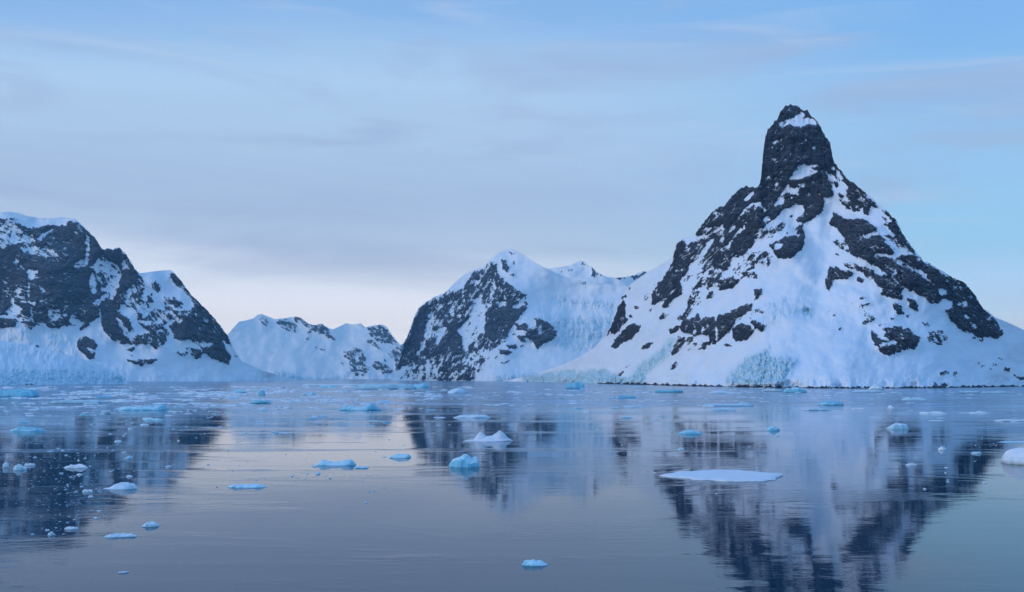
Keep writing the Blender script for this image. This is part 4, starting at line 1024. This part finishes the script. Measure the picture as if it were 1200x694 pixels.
floe(1170, 461, 40, 3, 'thin pale ice strip hugging the shore at the far right edge', 'pan', P__, seed=269, dfac=0.12, thick=1.0)

# ------------------------------------------------------------ countable chips, in loose swarms
rng = np.random.default_rng(7)
chip_meshes = {}
ANCHORS = [(847, 560, 'the widest flat ice pan'), (544, 545, 'the domed turquoise lump'), (572, 514, 'the two horned berg'), (553, 488, 'the rounded floe behind the horned berg'),
           (423, 478, 'the berg raised at both ends'), (394, 543, 'the twin lobed turquoise lump'), (291, 570, 'the thin sky blue plate'), (142, 571, 'the jagged floe with a left tail'),
           (142, 628, 'the narrow tilted sliver'), (177, 616, 'the rounded lump by the tilted sliver'), (165, 478, 'the long ragged turquoise floe'), (32, 504, 'the long low cyan floe'),
           (89, 547, 'the small pale oval floe'), (1051, 500, 'the pale blue humped floe'), (809, 507, 'the small flat turquoise floe'), (906, 503, 'the rounded bright turquoise lump'),
           (1104, 526, 'the round white ice ball'), (1190, 540, 'the thick slab at the right edge'), (974, 473, 'the flat topped turquoise block'), (674, 453, 'the squarish sky blue berg'),
           (306, 461, 'the upright pointed ice block'), (784, 459, 'the turquoise floe off the ice fall')]
CHIPS = []
for mk, mt in (('w', W_), ('p', P__), ('b', B_)):
    for k in range(4):
        for kind in ('pan', 'dome'):
            m_ = floe_mesh('ice_chip', kind, 1, 1, 1, 300 + k * 7 + (3 if kind == 'dome' else 0), res=5)
            m_.materials.append(mt)
            chip_meshes[(mk, kind, k)] = m_


def chips(n, us, vs, wr, label, group, mats='wwp', kinds=('pan', 'dome'), flat=0.24, dens=None):
    k = 0
    tries = 0
    while k < n and tries < n * 50:
        tries += 1
        u = rng.uniform(*us); v = vs[0] + (vs[1] - vs[0]) * rng.random()
        if dens is not None and rng.random() > dens(u, v):
            continue
        x, Y = ground(u, v)
        w = min(wr[0] + rng.exponential(wr[1]), wr[0] + 4 * wr[1]) * Y / FOC
        kind = kinds[rng.integers(len(kinds))]
        mk_ = mats[rng.integers(len(mats))]
        me = chip_meshes[(mk_, kind, int(rng.integers(4)))]
        o = bpy.data.objects.new('ice_chip', me)
        scene.collection.objects.link(o)
        o.location = (x, Y, 0)
        o.rotation_euler = (0, 0, rng.uniform(0, 6.28) if Y < 200 else rng.normal(0, .2))
        asp = rng.uniform(0.4, 0.9)
        if Y > 250: asp = rng.uniform(0.12, 0.3)
        o.scale = (w, w * asp, w * flat * rng.uniform(0.4, 1.2))
        tag(o, label, 'ice chip', group)
        CHIPS.append((o, u, v, {'w': 'white', 'p': 'pale', 'b': 'blue'}[mk_]))
        k += 1


g_in = lambda u, v: math.exp(-((u - 85) / 45) ** 2 - ((v - 578) / 28) ** 2)
chips(40, (2, 175), (520, 650), (1.8, 2.0), 'small white brash ice chip in the swarm on the dark reflection at the lower left', 'brash chips on the dark reflection at the lower left', dens=g_in, kinds=('pan',))
chips(30, (60, 215), (500, 560), (2, 2.2), 'small pale ice chip on the water between the long ragged floe and the brash swarm', 'pale chips below the left massif')
chips(26, (240, 470), (500, 590), (2, 1.6), 'small dim ice chip on the pale sky reflection around the twin lobed lump', 'dim chips on the pale sky reflection', mats='pb')
chips(34, (690, 1180), (495, 580), (2, 2.2), 'small white ice chip on the water around the large flat pan', 'chips on the reflection of the right mountain', mats='wwp')
chips(60, (2, 480), (452, 500), (5, 8), 'thin streak of pack ice below the left massif and the far range', 'streaks of pack ice on the far water', mats='pbb', kinds=('pan',), flat=0.10)
chips(24, (480, 760), (453, 490), (4, 7), 'thin streak of ice on the water below the glacier bowl', 'ice streaks below the glacier bowl', mats='pb', kinds=('pan',), flat=0.09)
chips(26, (760, 1195), (459, 496), (4, 7), 'thin streak of ice near the shore of the right mountain', 'ice streaks below the right mountain', mats='pw', kinds=('pan',), flat=0.09)

# a chip is told apart by the ice it drifts beside, counted outward from it
near = {}
for o, u, v, look in CHIPS:
    best = min(ANCHORS, key=lambda a: math.hypot(u - a[0], (v - a[1]) * 2.5))
    du, dv = u - best[0], (v - best[1]) * 2.5
    way = ('right of' if du > 0 else 'left of') if abs(du) > abs(dv) else ('in front of' if dv > 0 else 'behind')
    near.setdefault((best[2], way, look), []).append((math.hypot(du, dv), o))
for (what, way, look), lst in near.items():
    lst.sort(key=lambda t: t[0])
    for i, (d, o) in enumerate(lst[:5]):
        o['label'] = ('nearest', 'second', 'third', 'fourth', 'fifth')[i] + f" small {look} ice chip {way} {what}"

# crumbs past counting
bv, bf = [], []
def crumb(u, v, wpx, hh=(.12, .40)):
    x, Y = ground(u, v)
    w = wpx * Y / FOC / 2
    a = rng.uniform(0, 6.28)
    n = 6
    b = len(bv)
    for j in range(n):
        t = a + j * 2 * math.pi / n
        r = w * rng.uniform(.7, 1.2)
        bv.append((x + r * math.cos(t), Y + r * math.sin(t) * .8, -0.05))
    for j in range(n):
        t = a + j * 2 * math.pi / n
        r = w * rng.uniform(.4, .9)
        bv.append((x + r * math.cos(t), Y + r * math.sin(t) * .8, w * rng.uniform(*hh)))
    for j in range(n):
        k = (j + 1) % n
        bf.append((b + j, b + k, b + n + k, b + n + j))
    bf.append(tuple(b + n + j for j in range(n)))


def swarm(n, uc, vc, su, sv, w0, w1, hh=(.12, .40), clump=(30, 7)):
    k = 0
    while k < n:
        u = rng.normal(uc, su); v = rng.normal(vc, sv)
        if v < 453: continue
        d = float(fbm(np.array(u / clump[0]), np.array(v / clump[1]), 3, 91))
        if rng.random() > sstep(d, -0.12, 0.35): continue
        crumb(u, v, w0 + (w1 - w0) * rng.random() ** 2.2, hh)
        k += 1


swarm(620, 85, 578, 42, 24, .8, 3.6, (.08, .25), (26, 6))
swarm(200, 60, 540, 60, 20, .8, 3.0)
swarm(260, 350, 562, 60, 14, .8, 2.6, (.1, .3), (50, 5))
swarm(120, 330, 530, 60, 25, .5, 1.6)
swarm(120, 90, 640, 60, 30, .5, 1.6)
swarm(160, 1000, 540, 130, 30, .5, 2.0)
swarm(80, 600, 560, 200, 40, .5, 1.4)
swarm(150, 1160, 520, 40, 12, .6, 2.4)
swarm(1900, 190, 463, 180, 10, 3.0, 16.0, (.05, .14), (70, 4))
swarm(500, 220, 492, 150, 14, 1.2, 6.0, (.05, .14), (45, 5))
swarm(600, 700, 462, 260, 7, 2.0, 12.0, (.05, .12), (70, 4))

me = bpy.data.meshes.new('brash_ice')
me.from_pydata(bv, [], bf)
me.materials.append(M_WHITE)
o = bpy.data.objects.new('brash_ice', me)
scene.collection.objects.link(o)
tag(o, 'fine crumbs of brash ice scattered over the sea', 'brash ice', kind='stuff')

# ------------------------------------------------------------ air
HAZE = 0.000075
hv = [(x, y, z) for z in (-5.5, 640) for y in (-1700, 10700) for x in (-7200, 7200)]
hf = [(0, 2, 3, 1), (4, 5, 7, 6), (0, 1, 5, 4), (2, 6, 7, 3), (0, 4, 6, 2), (1, 3, 7, 5)]
me = bpy.data.meshes.new('haze')
me.from_pydata(hv, [], hf)
m, g = mat_new('cold_blue_haze')
vol = g.n('ShaderNodeVolumePrincipled', ins={'Color': (0.26, 0.62, 1.0, 1), 'Absorption Color': (1, 1, 1, 1), 'Density': HAZE, 'Anisotropy': 0.0})
g.n('ShaderNodeOutputMaterial', ins={1: vol.outputs[0]})
me.materials.append(m)
o = bpy.data.objects.new('haze', me)
scene.collection.objects.link(o)
tag(o, 'thin blue haze over the far water', kind='stuff')
